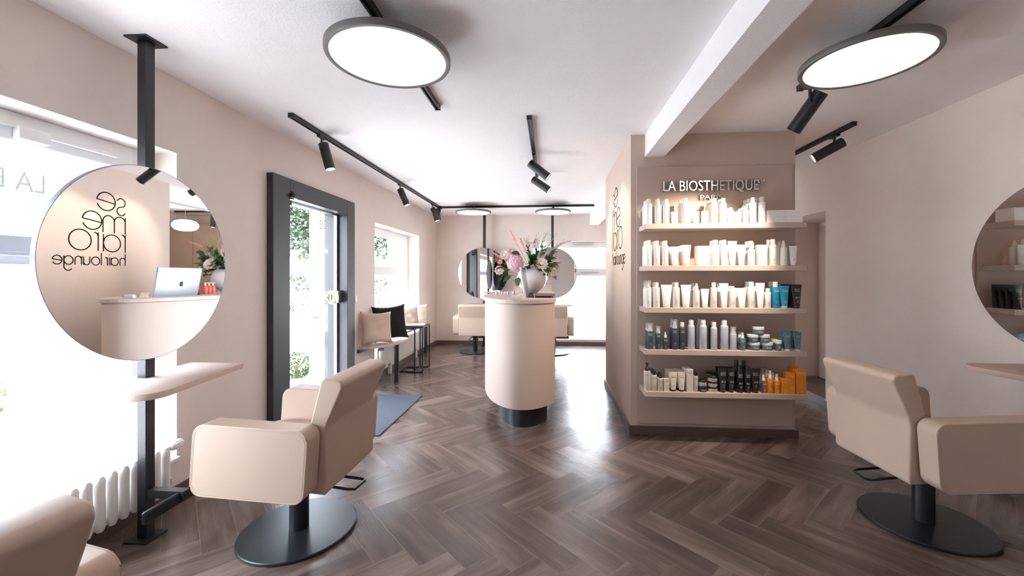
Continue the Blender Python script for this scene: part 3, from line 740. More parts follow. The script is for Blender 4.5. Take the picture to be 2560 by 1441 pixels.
for i in range(3):
    t = thing('pump_bottle', f'coral red pump bottle beside the vase on the desk, {["nearest", "middle", "farthest"][i]} of three', 'bottle', (-0.295, 4.49 + i * 0.058, ZT), 0, 'coral pump bottles on the desk')
    bm = nb(); add_lathe(bm, [(0, 0), (0.023, 0), (0.024, 0.004), (0.024, 0.085), (0.018, 0.094), (0.01, 0.096), (0, 0.096)], 20); b_ = obj('body', bm, mat('coral_plastic', (226, 92, 84), 0.4), t)
    bm = nb(); add_cyl(bm, (0, 0, 0.096), (0, 0, 0.125), 0.008, 12); add_cyl(bm, (0, 0, 0.125), (0, 0, 0.132), 0.012, 12); add_cyl(bm, (0, 0, 0.128), (-0.03, 0, 0.126), 0.004, 8); obj('pump', bm, M_white, t)
    bm = nb(); tt = nb(); add_text(tt, 'LA BIO', Matrix.Rotation(PI / 2, 4, 'X') @ Matrix.Translation((0, 0.055, 0)), fit=(0.022, 0.006), cyl=0.024); merge(bm, tt, Matrix.Rotation(-PI / 2, 4, 'Z')); obj('print', bm, M_white, b_, flat=True)

# ------------------------------------------------------------------ vase and flowers
VX, VY = -0.228, 4.95
VR = 0.180
t = thing('flower_vase', 'big round pearl white vase at the back end of the reception desk', 'vase', (VX, VY, ZT))
prof = [(0.0, 0.0), (0.055, 0.0), (0.07, 0.004)]
for k in range(1, 17):
    a = -PI / 2 + 0.42 + (PI - 0.42 - 0.52) * k / 16; prof.append((VR * math.cos(a), 0.172 + 0.172 * math.sin(a)))
r_, z_ = prof[-1]; prof += [(r_ + 0.004, z_ + 0.008), (r_ - 0.006, z_ + 0.006), (r_ - 0.02, z_ - 0.03), (0.14, 0.2), (0, 0.19)]
bm = nb(); add_lathe(bm, prof, 64); obj('body', bm, mat('pearl_ceramic', (232, 228, 226), 0.22, coat=0.4), t, sharp=60)
MOUTH = Vector((VX, VY, ZT + 0.30))
M_green = mat('leaf_green', (74, 106, 52), 0.55, var=0.3, vscale=30)
M_green2 = mat('leaf_dark_green', (44, 78, 40), 0.5, var=0.3, vscale=30)
M_grass = mat('grass_green', (140, 168, 84), 0.6, var=0.3, vscale=30)
M_stem = mat('stem_green', (96, 120, 62), 0.6)
M_pink = mat('hydrangea_pink', (246, 206, 216), 0.6, var=0.15, vscale=40)
M_rose = mat('rose_cream', (246, 232, 222), 0.6, var=0.08, vscale=30)
M_blush = mat('rose_blush', (242, 214, 210), 0.6, var=0.1, vscale=30)
M_ast = mat('astilbe_pink', (228, 128, 138), 0.65, var=0.25, vscale=40)
M_ast2 = mat('astilbe_pale', (236, 170, 160), 0.65, var=0.25, vscale=40)
def stem_bm(p, sag=0.03, r=0.0022):
    p = Vector(p); a = MOUTH + Vector((random.uniform(-.05, .05), random.uniform(-.05, .05), -0.10)); m = (a + p) / 2 + Vector((0, 0, sag))
    pts = [a * (1 - u) ** 2 + m * 2 * u * (1 - u) + p * u * u for u in [k / 8 for k in range(9)]]
    return pts, add_tube(nb(), pts, r, 5)
def leaf_add(bm, base, d, L, W, droop=0.2, nrm=None):
    d = Vector(d).normalized(); nrm = Vector(nrm or (random.uniform(-.4, .4), -0.7, random.uniform(0.2, 0.9)))
    side = d.cross(nrm).normalized(); up = side.cross(d).normalized(); rows = []
    for k, (u, w_) in enumerate(((0, .08), (.2, .7), (.45, 1), (.7, .75), (.88, .38), (1, .02))):
        c = Vector(base) + d * L * u - Vector((0, 0, 1)) * droop * L * u * u
        rows.append([bm.verts.new(c - side * W * w_ / 2 + up * W * .12 * w_), bm.verts.new(c), bm.verts.new(c + side * W * w_ / 2 + up * W * .12 * w_)])
    for a, b in zip(rows, rows[1:]):
        for j in (0, 1): bm.faces.new((a[j], a[j + 1], b[j + 1], b[j]))
def bloom_hydrangea(c, R):
    bm = nb(); n = 190
    for i in range(n):
        z = 1 - 2 * (i + .5) / n; ph = i * 2.39996; rr = math.sqrt(1 - z * z); d = Vector((rr * math.cos(ph), rr * math.sin(ph), z))
        p = Vector(c) + d * R * random.uniform(.80, 1.02); s = d.cross(Vector((0.3, 0.2, 1))).normalized(); u = d.cross(s); a0 = random.random() * PI; q = R * 0.17
        for k in range(4):
            a = a0 + k * PI / 2; e = s * math.cos(a) + u * math.sin(a); f = s * -math.sin(a) + u * math.cos(a)
            v = [bm.verts.new(p), bm.verts.new(p + e * q * .6 + f * q * .5 + d * q * .35), bm.verts.new(p + e * q * 1.15 + d * q * .15), bm.verts.new(p + e * q * .6 - f * q * .5 + d * q * .35)]
            bm.faces.new(v)
    add_lathe(bm, [(0, -R * .7), (R * .5, -R * .5), (R * .7, 0), (R * .5, R * .5), (0, R * .7)], 12, Matrix.Translation(c))
    return bm
def bloom_rose(c, R, face):
    bm = nb(); add_lathe(bm, [(0, -R * .6), (R * .5, -R * .35), (R * .62, 0), (R * .45, R * .3), (0, R * .42)], 14, Matrix.Translation(c)); face = Vector(face).normalized(); s = face.cross(Vector((0, 0, 1))).normalized(); u = s.cross(face)
    for ring, (n, r0, tilt, ps) in enumerate(((4, .15, .12, .6), (6, .4, .3, .8), (8, .7, .55, .9), (9, .9, .85, .9), (9, 1.0, 1.15, .8))):
        for k in range(n):
            a = 2 * PI * (k + ring * .4) / n + random.uniform(-.1, .1); e = s * math.cos(a) + u * math.sin(a); f = -s * math.sin(a) + u * math.cos(a)
            b = Vector(c) + e * R * r0 * .35 - face * R * .45
            g = []
            for i, (h, w_) in enumerate(((0, .35), (.5, .95), (.85, 1.0), (1.05, .6))):
                out_ = e * (R * r0 * .35 + R * h * math.sin(tilt) * .9); up_ = face * (R * h * math.cos(tilt) * ps * 1.1)
                cc = b + out_ + up_ + (e * R * .10 * (h > .9))
                g.append([bm.verts.new(cc - f * R * w_ * .42 - e * R * .10 * w_), bm.verts.new(cc), bm.verts.new(cc + f * R * w_ * .42 - e * R * .10 * w_)])
            for p_, q_ in zip(g, g[1:]):
                for j in (0, 1): bm.faces.new((p_[j], p_[j + 1], q_[j + 1], q_[j]))
    return bm
def plume(base, tip, W, n, m, bits=0.010):
    base = Vector(base); tip = Vector(tip); bm = nb(); ax = (tip - base)
    for i in range(n):
        u = random.random() ** 0.8; w_ = W * (1 - u) ** .8 + .003; a = random.random() * 2 * PI
        s = ax.cross(Vector((0, 1, 0.1))).normalized(); q = ax.cross(s).normalized()
        p = base + ax * u + (s * math.cos(a) + q * math.sin(a)) * w_ * random.random() ** .5
        d = (p - (base + ax * max(0, u - .12))).normalized()
        c2 = d.cross(Vector((0, 1, 0))).normalized() * bits * .35
        v = [bm.verts.new(p - d * bits * .5), bm.verts.new(p + c2), bm.verts.new(p + d * bits), bm.verts.new(p - c2)]
        bm.faces.new(v)
    add_tube(bm, [base, tip], [0.0015, 0.0005], 4)
    return bm
def flower(name, label, cat, px_, py_, Y, R, kind, m, group, face=(0, -1, .35)):
    p = at(px_, py_, Y); t = thing(name, label, cat, p, 0, group)
    if kind == 'hyd': bm = bloom_hydrangea((0, 0, 0), R)
    else: bm = bloom_rose((0, 0, 0), R, face)
    obj('bloom', bm, m, t, flat=(kind == 'hyd'), sharp=80)
    pts, sb = stem_bm(p - Vector((0, 0, R * .5)))
    for v in sb.verts: v.co -= p
    obj('stem', sb, M_stem, t)
    bm = nb()
    for k in range(3): leaf_add(bm, pts[6] - p, (random.uniform(-1, 1), random.uniform(-1, .2), random.uniform(-.2, .7)), .07, .035)
    obj('leaf', bm, M_green, t, sharp=80)
    return t
flower('hydrangea', 'large pink hydrangea head at the left front of the bouquet', 'flower', 1288, 658, 4.79, 0.100, 'hyd', M_pink, None)
rs = [(1262, 637, 4.89, .050, M_rose, 'cream rose above the pink hydrangea at upper left'), (1248, 676, 4.85, .048, M_blush, 'pale blush peony at the far left edge of the bouquet'),
      (1355, 659, 4.80, .058, M_rose, 'cream pink rose right of the bouquet centre above the vase'), (1384, 640, 4.95, .045, M_blush, 'pale pink rose at the upper right of the bouquet'),
      (1386, 672, 4.89, .050, M_rose, 'cream rose at the right edge of the bouquet'), (1379, 688, 4.83, .036, M_blush, 'small blush flower hanging lowest at the right of the bouquet'),
      (1280, 628, 4.97, .042, M_blush, 'small blush rose behind the top of the hydrangea'), (1250, 655, 4.99, .026, M_ast2, 'small salmon bud between the left roses')]
for x, y, Y, R, m, lb in rs: flower('rose', lb, 'flower', x, y, Y, R * 0.78, 'rose', m, None)
def spray(name, label, cat, b, tip, Y, W, n, m, bits=.010, Y2=None):
    p0 = at(b[0], b[1], Y); p1 = at(tip[0], tip[1], Y2 or Y); t = thing(name, label, cat, p0)
    obj('plume', plume((0, 0, 0), p1 - p0, W, n, m, bits), m, t, flat=True)
    pts, sb = stem_bm(p0)
    for v in sb.verts: v.co -= p0
    obj('stem', sb, M_stem, t)
spray('astilbe', 'thin pink astilbe plume reaching highest at the upper left', 'flower', (1292, 610), (1276, 577), 4.93, .018, 120, M_ast2)
spray('astilbe', 'dense pink astilbe plume left of the bouquet centre', 'flower', (1316, 632), (1301, 596), 4.87, .024, 170, M_ast, .008)
spray('astilbe', 'short dense pink astilbe plume above the bouquet centre', 'flower', (1336, 622), (1337, 598), 4.89, .03, 180, M_ast, .008)
spray('astilbe', 'pale pink astilbe plume stretching out to the right', 'flower', (1390, 615), (1428, 601), 4.92, .014, 130, M_ast2)
spray('astilbe', 'thin pink astilbe twig leaning out to the left before the mirror', 'flower', (1258, 648), (1228, 630), 4.87, .012, 70, M_ast2)
gs = [((1350, 612), (1366, 571), 'tallest feathery grass spray above the bouquet'), ((1345, 615), (1346, 583), 'feathery grass spray upright in the bouquet centre'), ((1362, 615), (1388, 580), 'feathery grass spray leaning to the upper right'),
      ((1322, 610), (1312, 590), 'short feathery grass spray left of centre'), ((1372, 622), (1410, 600), 'fine grass spray leaning far to the right'), ((1340, 690), (1347, 712), 'thin trailing green spray hanging over the vase')]
def grass(lb, b_, tp, Y):
    p0 = at(b_[0], b_[1] + (18 if tp[1] < b_[1] else 0), Y); p1 = at(tp[0], tp[1], Y); t = thing('grass_spray', lb, 'grass', p0); bm = nb(); d = p1 - p0
    for k in range(7):
        e = d * random.uniform(.72, 1.0) + Vector((random.uniform(-.05, .05), random.uniform(-.04, .04), random.uniform(-.02, .02)))
        m_ = d * .5 + Vector((random.uniform(-.02, .02), 0, .01)); pts = [m_ * 2 * u * (1 - u) + e * u * u for u in [q / 6 for q in range(7)]]
        add_tube(bm, pts, [.0014, .0013, .0012, .001, .0008, .0006, .0004], 4)
        for q in range(14):
            u = random.uniform(.35, 1); c = m_ * 2 * u * (1 - u) + e * u * u; dd = (e.normalized() + Vector((random.uniform(-.8, .8), random.uniform(-.5, .5), random.uniform(-.3, .3)))).normalized() * random.uniform(.008, .02)
            sd_ = dd.cross(Vector((0, 1, 0))).normalized() * .0016
            bm.faces.new([bm.verts.new(c - sd_), bm.verts.new(c + sd_), bm.verts.new(c + dd)])
    obj('blades', bm, M_grass, t, flat=True); pts, sb = stem_bm(p0)
    for v in sb.verts: v.co -= p0
    obj('stem', sb, M_stem, t)
for b_, tp, lb in gs: grass(lb, b_, tp, 4.92 if b_[1] < 650 else 4.87)
# foliage twigs
fol = [((1300, 640), (-.6, -.3, .5), 'broad dark leaf twig above the hydrangea', M_green2, .12, .07, 2), ((1278, 690), (-.7, -.4, -.4), 'broad dark leaf twig below the hydrangea', M_green2, .11, .07, 2),
       ((1296, 694), (.1, -.5, -.8), 'broad leaf hanging over the front of the vase', M_green, .11, .075, 2), ((1330, 650), (.6, -.5, -.2), 'long bent leaf twig in the bouquet middle', M_green, .14, .045, 2),
       ((1322, 632), (-.1, -.2, 1), 'upright leafy twig left of the bouquet centre', M_green, .07, .016, 16), ((1340, 640), (.1, -.3, 1), 'upright leafy twig in the bouquet centre', M_green2, .08, .018, 18),
       ((1355, 632), (.3, -.2, .9), 'leafy twig right of the bouquet centre', M_green, .08, .018, 16), ((1372, 640), (.7, -.2, .6), 'leafy twig at the upper right of the bouquet', M_green2, .08, .02, 16),
       ((1376, 680), (.6, -.2, -.7), 'leafy twig hanging down on the right of the vase', M_green, .08, .018, 16), ((1345, 672), (.2, -.7, -.1), 'low leafy twig over the vase mouth', M_green2, .07, .018, 20),
       ((1328, 655), (.1, -.4, .5), 'dense upright leaf bunch in the middle of the bouquet', M_green, .09, .02, 60), ((1366, 655), (.5, -.2, .5), 'dense leaf bunch between the right roses', M_green2, .08, .02, 55),
       ((1340, 655), (-.3, -.2, .4), 'fine dark leaf bunch behind the bouquet centre', M_green2, .08, .018, 60), ((1375, 662), (.6, .1, .1), 'dense leaf bunch behind the right edge roses', M_green, .08, .022, 26),
       ((1262, 672), (-.8, -.2, .2), 'leafy twig between the two left roses', M_green, .07, .028, 9), ((1258, 690), (-.6, -.2, -.5), 'small leafy twig at the lower left', M_green2, .06, .022, 8), ((1318, 668), (0, -.8, .1), 'dense leaf bunch right of the hydrangea', M_green2, .08, .03, 16)]
for (x, y), d, lb, m, L, W, n in fol:
    p = at(x, y, 4.85); t = thing('leafy_twig', lb, 'leaves', p)
    bm = nb(); d = Vector(d).normalized()
    for k in range(n):
        u = (k / n - .5) * .13 if n > 3 else 0
        dd = d + Vector((random.uniform(-.7, .7), random.uniform(-.5, .5), random.uniform(-.5, .5))) * (1.0 if n > 3 else .5)
        leaf_add(bm, d * u, dd, L * random.uniform(.7, 1.1), W * random.uniform(.8, 1.2))
    obj('leaf', bm, m, t, sharp=80)
    pts, sb = stem_bm(p)
    for v in sb.verts: v.co -= p
    obj('stem', sb, M_stem, t)

# ================================================================== PRODUCTS
PC = dict(white=(243, 239, 234), cap=(236, 228, 220), navy=(62, 78, 92), violet=(66, 68, 92), slate=(58, 74, 80), lgrey=(196, 200, 212), teal=(84, 116, 130), blue=(36, 148, 190), black=(30, 28, 29), orange=(236, 142, 44), cream=(218, 206, 194), ink=(120, 112, 110), printw=(230, 230, 230), clear=None, amber=(170, 110, 70), smoke=(60, 52, 48))
def pm(c, r=0.35):
    if c == 'clear': return glass('clear_cap', (0.92, 0.92, 0.92), haze=0.12)
    if c == 'clearbody': return glass('clear_bottle', (0.86, 0.74, 0.66), haze=0.08)
    return mat('plastic_' + c, PC[c], 0.45 if c in ('orange', 'cream') else r, var=0.01)
def lines_bm(bm, x0, x1, rows, wrap=None, y=None, th=0.0011):
    for z, f in rows:
        n = 6; w_ = (x1 - x0) * f; c = (x0 + x1) / 2
        for k in range(n):
            a = c - w_ / 2 + w_ * k / n; b = c - w_ / 2 + w_ * (k + .86) / n
            yy = [(-math.sqrt(max(wrap ** 2 - q * q, 0)) - 0.0005) if wrap else y for q in (a, b)]
            v = [bm.verts.new((a, yy[0], z)), bm.verts.new((b, yy[1], z)), bm.verts.new((b, yy[1], z + th)), bm.verts.new((a, yy[0], z + th))]
            bm.faces.new(v)
PROTO = {}
def proto(kind, w, h, c1, c2, big, code, pc):
    """returns [(part, mesh, parent_index)]"""
    key = (kind, w, h, c1, c2, big, code, pc)
    if key in PROTO: return PROTO[key]
    r = w / 2; parts = []
    def P_(name, bm, m, par=-1, flat=False): parts.append((name, to_me(name, bm, m, 40, flat), par))
    zt = h; wrap = r
    if kind in ('bottle', 'sprayer', 'pump', 'trigger', 'can', 'mousse', 'mini'):
        if kind == 'bottle': hb = h * 0.80; hc = h
        elif kind == 'sprayer': hb = h * 0.72
        elif kind == 'pump': hb = h * 0.72
        elif kind == 'trigger': hb = h * 0.66
        elif kind == 'can': hb = h * 0.84
        elif kind == 'mousse': hb = h * 0.70
        else: hb = h * 0.66
        sh = 0.25 * r if kind != 'can' else 0.75 * r
        pr = [(0, 0), (r * .96, 0), (r, r * .06), (r, hb - sh)]
        if kind == 'can': pr += [(r * .97, hb - sh * .65), (r * .85, hb - sh * .3), (r * .66, hb), (0, hb)]
        else: pr += [(r * .97, hb - sh * .3), (r * .86, hb), (0, hb)]
        P_('body', add_lathe(nb(), pr, 28), pm(c1))
        zt = hb - sh
        if kind == 'bottle': P_('cap', add_lathe(nb(), [(0, hb), (r * .62, hb), (r * .62, h - .002), (r * .57, h), (0, h)], 24), pm(c2))
        elif kind == 'sprayer':
            P_('nozzle', add_lathe(nb(), [(0, hb), (r * .60, hb), (r * .58, hb + (h - hb) * .45), (r * .38, hb + (h - hb) * .62), (r * .34, h - .002), (0, h)], 20), pm(c2))
        elif kind == 'pump':
            bm = add_lathe(nb(), [(0, hb), (r * .62, hb), (r * .62, hb + (h - hb) * .35), (r * .3, hb + (h - hb) * .5), (r * .22, hb + (h - hb) * .75), (r * .42, hb + (h - hb) * .78), (r * .42, h), (0, h)], 20)
            add_box(bm, (-r * .16, -r * .9, h - (h - hb) * .16), (r * .16, 0, h - (h - hb) * .04)); P_('pump', bm, pm(c2))
        elif kind == 'trigger':
            bm = add_lathe(nb(), [(0, hb), (r * .55, hb), (r * .5, hb + (h - hb) * .4), (r * .3, hb + (h - hb) * .5), (0, hb + (h - hb) * .5)], 20)
            add_box(bm, (-r * .75, -r * .28, hb + (h - hb) * .5), (r * .55, r * .28, h), bev=r * .2, seg=3)
            add_prism(bm, [(r * .35, -.004), (r * .8, -.003), (r * .8, .003), (r * .35, .004)], hb + (h - hb) * .12, hb + (h - hb) * .8); P_('trigger', bm, pm(c2))
        elif kind == 'can': P_('cap', add_lathe(nb(), [(0, hb), (r * .66, hb), (r * .66, h - .003), (r * .6, h), (0, h)], 24), pm(c2))
        elif kind == 'mousse':
            P_('nozzle', add_lathe(nb(), [(0, hb), (r * .84, hb), (r * .82, hb + (h - hb) * .18), (r * .45, hb + (h - hb) * .35), (r * .4, hb + (h - hb) * .72), (0, hb + (h - hb) * .75)], 20), pm('cap'))
            P_('clear_cap', add_lathe(nb(), [(r * .9, hb + .002), (r * .88, h - .004), (r * .8, h), (0, h), (0, h - .002), (r * .78, h - .002), (r * .86, h - .005), (r * .88, hb + .002)], 24), pm('clear'), flat=False)
        elif kind == 'mini':
            P_('nozzle', add_lathe(nb(), [(0, hb), (r * .5, hb), (r * .5, hb + (h - hb) * .4), (r * .32, hb + (h - hb) * .5), (r * .32, h - .006), (0, h - .006)], 16), pm('cap'))
            P_('clear_cap', add_lathe(nb(), [(r * .52, hb + (h - hb) * .42), (r * .5, h - .002), (r * .45, h), (0, h)], 18), pm('clear'))
    elif kind == 'tube':
        hc = h * 0.10; rb = r * .62; tt = bmesh.new(); rings = []; n = 24
        for k in range(7):
            u = k / 6; zz = hc + (h - hc) * u; rx = rb + (r - rb) * u; ry = rb * (1 - u) ** .8 * .95 + .0012
            rings.append([tt.verts.new((rx * math.cos(2 * PI * j / n), ry * math.sin(2 * PI * j / n), zz)) for j in range(n)])
        for a, b in zip(rings, rings[1:]):
            for j in range(n): tt.faces.new((a[j], a[(j + 1) % n], b[(j + 1) % n], b[j]))
        tt.faces.new(rings[-1]); tt.faces.new(list(reversed(rings[0]))); bm = nb(); merge(bm, tt)
        P_('body', bm, pm(c1)); P_('cap', add_lathe(nb(), [(0, 0), (rb * .9, 0), (rb * .94, .002), (rb * .94, hc), (0, hc)], 24), pm(c2))
        zt = h * .97; wrap = None
    elif kind == 'jar':
        P_('body', add_lathe(nb(), [(0, 0), (r * .94, 0), (r * .97, .002), (r * .97, h * .66), (0, h * .66)], 32), pm(c1))
        P_('lid', add_lathe(nb(), [(0, h * .66), (r, h * .66), (r, h - .002), (r * .95, h), (0, h)], 32), pm(c2)); zt = h * .66
    elif kind == 'box':
        P_('carton', B((-r, -r * .8, 0), (r, r * .8, h), bev=0.0008, seg=1), pm(c1)); wrap = None
    # printing
    bm = nb(); yb_ = -r * .8 - 0.0006 if kind == 'box' else None
    def ylev(z):
        if kind == 'tube':
            u = max(0, (z - h * .1) / (h * .9)); return -(r * .62 * (1 - u) ** .8 * .95 + .0012) - 0.0016
        return yb_
    dark = pc
    if kind == 'jar':
        add_text(bm, big or 'LA BIOSTHETIQUE', Matrix.Rotation(PI / 2, 4, 'X') @ Matrix.Translation((0, h * .2, 0)), fit=(w * .42, h * .28), cyl=r * .97)
    else:
        hgt = zt
        zl = hgt * (.90 if kind != 'tube' else .84)
        def put(s, z, fw, fh):
            if wrap: add_text(bm, s, Matrix.Rotation(PI / 2, 4, 'X') @ Matrix.Translation((0, z, 0)), fit=(w * fw, fh), cyl=wrap)
            else: add_text(bm, s, up_plane(0, ylev(z), z), fit=(w * fw, fh))
        put('LA BIOSTHETIQUE', zl, .58 if kind != 'tube' else .50, .0034)
        zz = zl
        if big:
            parts_ = big.split('|'); fh = .012 if len(parts_) == 1 else .0085
            for s in parts_: zz -= fh * 1.25; put(s, zz, .62 if kind != 'tube' else .52, fh)
        if code: put(code, hgt * .42, .5 if kind != 'tube' else .38, .014)
        rows = [(hgt * q, f) for q, f in ((.34, .35), (.30, .5), (.26, .42), (.22, .3), (.10, .45))]
        if wrap: lines_bm(bm, -r * .75, r * .75, rows, wrap=wrap)
        else:
            for z, f in rows: lines_bm(bm, -r * .55, r * .55, [(z, f)], y=ylev(z))
    P_('print', bm, mat('print_' + pc, {'ink': (150, 140, 134), 'printw': (232, 232, 232), 'inkd': (70, 64, 62), 'gold': (226, 200, 120)}[pc], .6), 0, True)
    PROTO[key] = parts; return parts
LIST = []
def prod(shelf, kind, pxc, wpx, hpx, d=1, c1='white', c2='cap', desc=None, big=None, code=None, pc='ink', pitch=None, z0=0.0, y0=3.312, slot=0, depth=None):
    z = SH[shelf] + z0; zpx = 0.00318
    w = round(wpx * zpx, 4); h = round(hpx * zpx, 4)
    r = w / 2 * (1 if kind != 'tube' else .62) * (1 if kind != 'box' else .8)
    for k in range(d):
        p = pitch or (2 * r + 0.006); y = y0 + r + k * p
        if y + r > 3.526: break
        X = at(pxc, 700, y0 + r).x
        LIST.append((shelf, kind, w, h, c1, c2, desc, big, code, pc, X, y, z, k + slot, z0))
W_ = 'white capped bottle'
# --- top shelf
prod(0, 'bottle', 1622, 16, 64, 3, desc=W_); prod(0, 'sprayer', 1645.5, 15.5, 66, 2, desc='white nozzle spray bottle'); prod(0, 'bottle', 1665.5, 16, 63, 3, desc=W_)
prod(0, 'box', 1685.5, 14.5, 30, 1, desc='small white carton'); prod(0, 'bottle', 1700, 11, 55, 1, desc='slim white capped bottle', y0=3.40, slot=1); prod(0, 'bottle', 1713.5, 16.5, 64, 3, desc=W_)
prod(0, 'box', 1739.5, 14, 30, 1, desc='small white carton'); prod(0, 'box', 1762, 14.5, 31, 1, desc='small white carton'); prod(0, 'bottle', 1785.5, 16.5, 63, 3, desc=W_)
prod(0, 'bottle', 1807.5, 16.5, 63, 2, desc=W_); prod(0, 'bottle', 1826, 15.5, 39, 2, desc='short white capped bottle'); prod(0, 'bottle', 1844.5, 16.5, 30, 2, desc='squat white capped bottle')
prod(0, 'bottle', 1864, 13.5, 41, 3, desc='short white capped bottle'); prod(0, 'bottle', 1881.5, 16.5, 64, 3, desc=W_); prod(0, 'bottle', 1904, 17, 65, 2, desc=W_)
# --- second shelf
prod(1, 'bottle', 1621.5, 15.5, 64, 3, desc=W_); prod(1, 'bottle', 1642, 15.5, 63, 3, desc=W_); prod(1, 'bottle', 1663, 15.5, 63, 3, desc=W_)
prod(1, 'tube', 1687, 22, 48, 2, desc='white standing tube'); prod(1, 'tube', 1716, 23, 52, 3, desc='white standing tube'); prod(1, 'box', 1755.5, 31, 49, 1, desc='big white carton')
prod(1, 'bottle', 1788, 20, 64, 2, desc='broad white capped bottle'); prod(1, 'bottle', 1810, 17, 64, 2, desc=W_); prod(1, 'tube', 1830.5, 23, 61, 1, desc='tall white standing tube')
prod(1, 'tube', 1853, 22, 52, 2, desc='white standing tube'); prod(1, 'trigger', 1877.5, 16.5, 61, 2, desc='white trigger spray bottle'); prod(1, 'box', 1901.5, 20, 51, 1, desc='tall white carton')
prod(1, 'bottle', 1931.5, 17, 65, 2, desc=W_); prod(1, 'sprayer', 1958.5, 16, 62, 3, desc='white nozzle spray bottle'); prod(1, 'tube', 1983, 20, 48, 1, desc='white standing tube')
# --- middle shelf
prod(2, 'mousse', 1620, 16, 68, 2, desc='white bottle with clear cap'); prod(2, 'bottle', 1641, 16, 63, 2, desc=W_); prod(2, 'tube', 1666, 28, 57, 1, desc='wide white standing tube')
prod(2, 'bottle', 1690.5, 16.5, 63, 2, desc=W_); prod(2, 'tube', 1714.5, 26, 57, 1, desc='wide white standing tube'); prod(2, 'sprayer', 1741, 15.5, 61, 3, desc='white nozzle spray bottle')
prod(2, 'tube', 1762, 21, 47, 1, desc='short white standing tube'); prod(2, 'bottle', 1784, 16, 63, 1, desc=W_); prod(2, 'tube', 1809.5, 22, 61, 2, desc='tall white standing tube')
prod(2, 'bottle', 1831, 15.5, 54, 2, desc='shorter white capped bottle'); prod(2, 'tube', 1854, 23, 49, 2, desc='short white standing tube'); prod(2, 'bottle', 1877.5, 17, 65, 2, desc=W_)
prod(2, 'tube', 1900.5, 22, 62, 2, desc='tall white standing tube'); prod(2, 'bottle', 1919, 15, 49, 1, desc='shorter white capped bottle')
prod(2, 'bottle', 1938, 17.5, 65, 2, 'blue', 'cap', 'bright blue capped bottle', 'Soleil', None, 'printw'); prod(2, 'tube', 1960, 25, 55, 1, 'blue', 'cap', 'bright blue standing tube', 'Soleil', None, 'printw')
prod(2, 'tube', 1991, 25, 58, 4, 'black', 'smoke', 'black standing colour tube', 'glam|colour', '09.11', 'printw', pitch=0.047)
# --- fourth shelf
prod(3, 'mousse', 1624.5, 15.5, 65, 2, 'navy', 'cap', 'dark navy mousse bottle with clear cap', 'Style', None, 'printw'); prod(3, 'mousse', 1645, 13.5, 58, 1, 'slate', 'cap', 'dark slate mousse bottle with clear cap', 'Style', None, 'printw')
prod(3, 'mini', 1663, 13, 44, 1, 'slate', 'cap', 'small dark slate spray bottle', 'Style', None, 'printw'); prod(3, 'mousse', 1686.5, 14.5, 76, 2, 'violet', 'cap', 'tall violet mousse bottle with clear cap', 'Style', None, 'printw')
prod(3, 'can', 1705, 14.5, 68, 1, 'slate', 'cap', 'dark spray can with white cap', 'Style', None, 'printw'); prod(3, 'can', 1727.7, 17, 74, 1, 'lgrey', 'cap', 'tall light grey spray can', 'Style', None, 'printw')
prod(3, 'can', 1757.6, 18, 74, 2, 'lgrey', 'cap', 'tall light grey spray can', 'Style', None, 'printw'); prod(3, 'can', 1784.6, 15.5, 69, 1, 'lgrey', 'cap', 'shorter light grey spray can', 'Style', None, 'printw')
prod(3, 'can', 1780, 14.5, 70, 1, 'slate', 'cap', 'dark spray can with white cap', 'Style', None, 'printw', y0=3.375, slot=1)
prod(3, 'can', 1810.4, 19, 74, 1, 'lgrey', 'cap', 'tall light grey spray can', 'Style', None, 'printw'); prod(3, 'mousse', 1832.7, 15.5, 58, 1, 'lgrey', 'cap', 'short light grey mousse can', 'Style', None, 'printw')
prod(3, 'mini', 1856, 14.5, 45, 2, 'teal', 'cap', 'small teal blue spray bottle', 'Style', None, 'printw')
for pxc, zz in ((1884.7, 0), (1916.5, 0), (1881.5, 19.3), (1909.5, 19.3), (1895.5, 38.6)):
    lvl = ['bottom', 'middle', 'top'][int(zz / 19)]
    prod(3, 'jar', pxc, 27, 19, 1, 'teal', 'cap', f'teal jar on {lvl} level of pyramid', 'Style', None, 'printw', z0=zz * .00318, y0=3.32)
prod(3, 'jar', 1946, 14, 26, 3, 'teal', 'cap', 'small tall teal pot', 'Style', None, 'printw'); prod(3, 'tube', 1967.8, 20, 46, 2, 'teal', 'cap', 'teal standing tube', 'Style', None, 'printw'); prod(3, 'tube', 1993.5, 20, 46, 2, 'teal', 'cap', 'teal standing tube', 'Style', None, 'printw')
# --- bottom shelf
prod(4, 'pump', 1617.5, 16, 69, 1, 'cream', 'black', 'tall cream bottle with black pump', 'Homme', None, 'inkd'); prod(4, 'bottle', 1635, 13.5, 50, 3, 'cream', 'black', 'cream bottle with black cap', 'Homme', None, 'inkd')
prod(4, 'sprayer', 1650.5, 13, 45, 2, 'cream', 'black', 'cream bottle with black spray nozzle', 'Homme', None, 'inkd'); prod(4, 'box', 1665.5, 13, 32, 1, 'cream', 'cream', 'short cream carton', 'Homme', None, 'inkd')
prod(4, 'tube', 1682.8, 20, 48, 4, 'cream', 'smoke', 'cream standing tube with dark cap', 'Homme', None, 'inkd'); prod(4, 'tube', 1703.6, 20, 48, 4, 'cream', 'smoke', 'cream standing tube with dark cap', 'Homme', None, 'inkd')
prod(4, 'box', 1723.5, 15, 56, 3, 'cream', 'cream', 'tall cream carton', 'Homme', None, 'inkd'); prod(4, 'bottle', 1739, 11, 49, 2, 'cream', 'black', 'slim cream bottle with black cap', 'Homme', None, 'inkd')
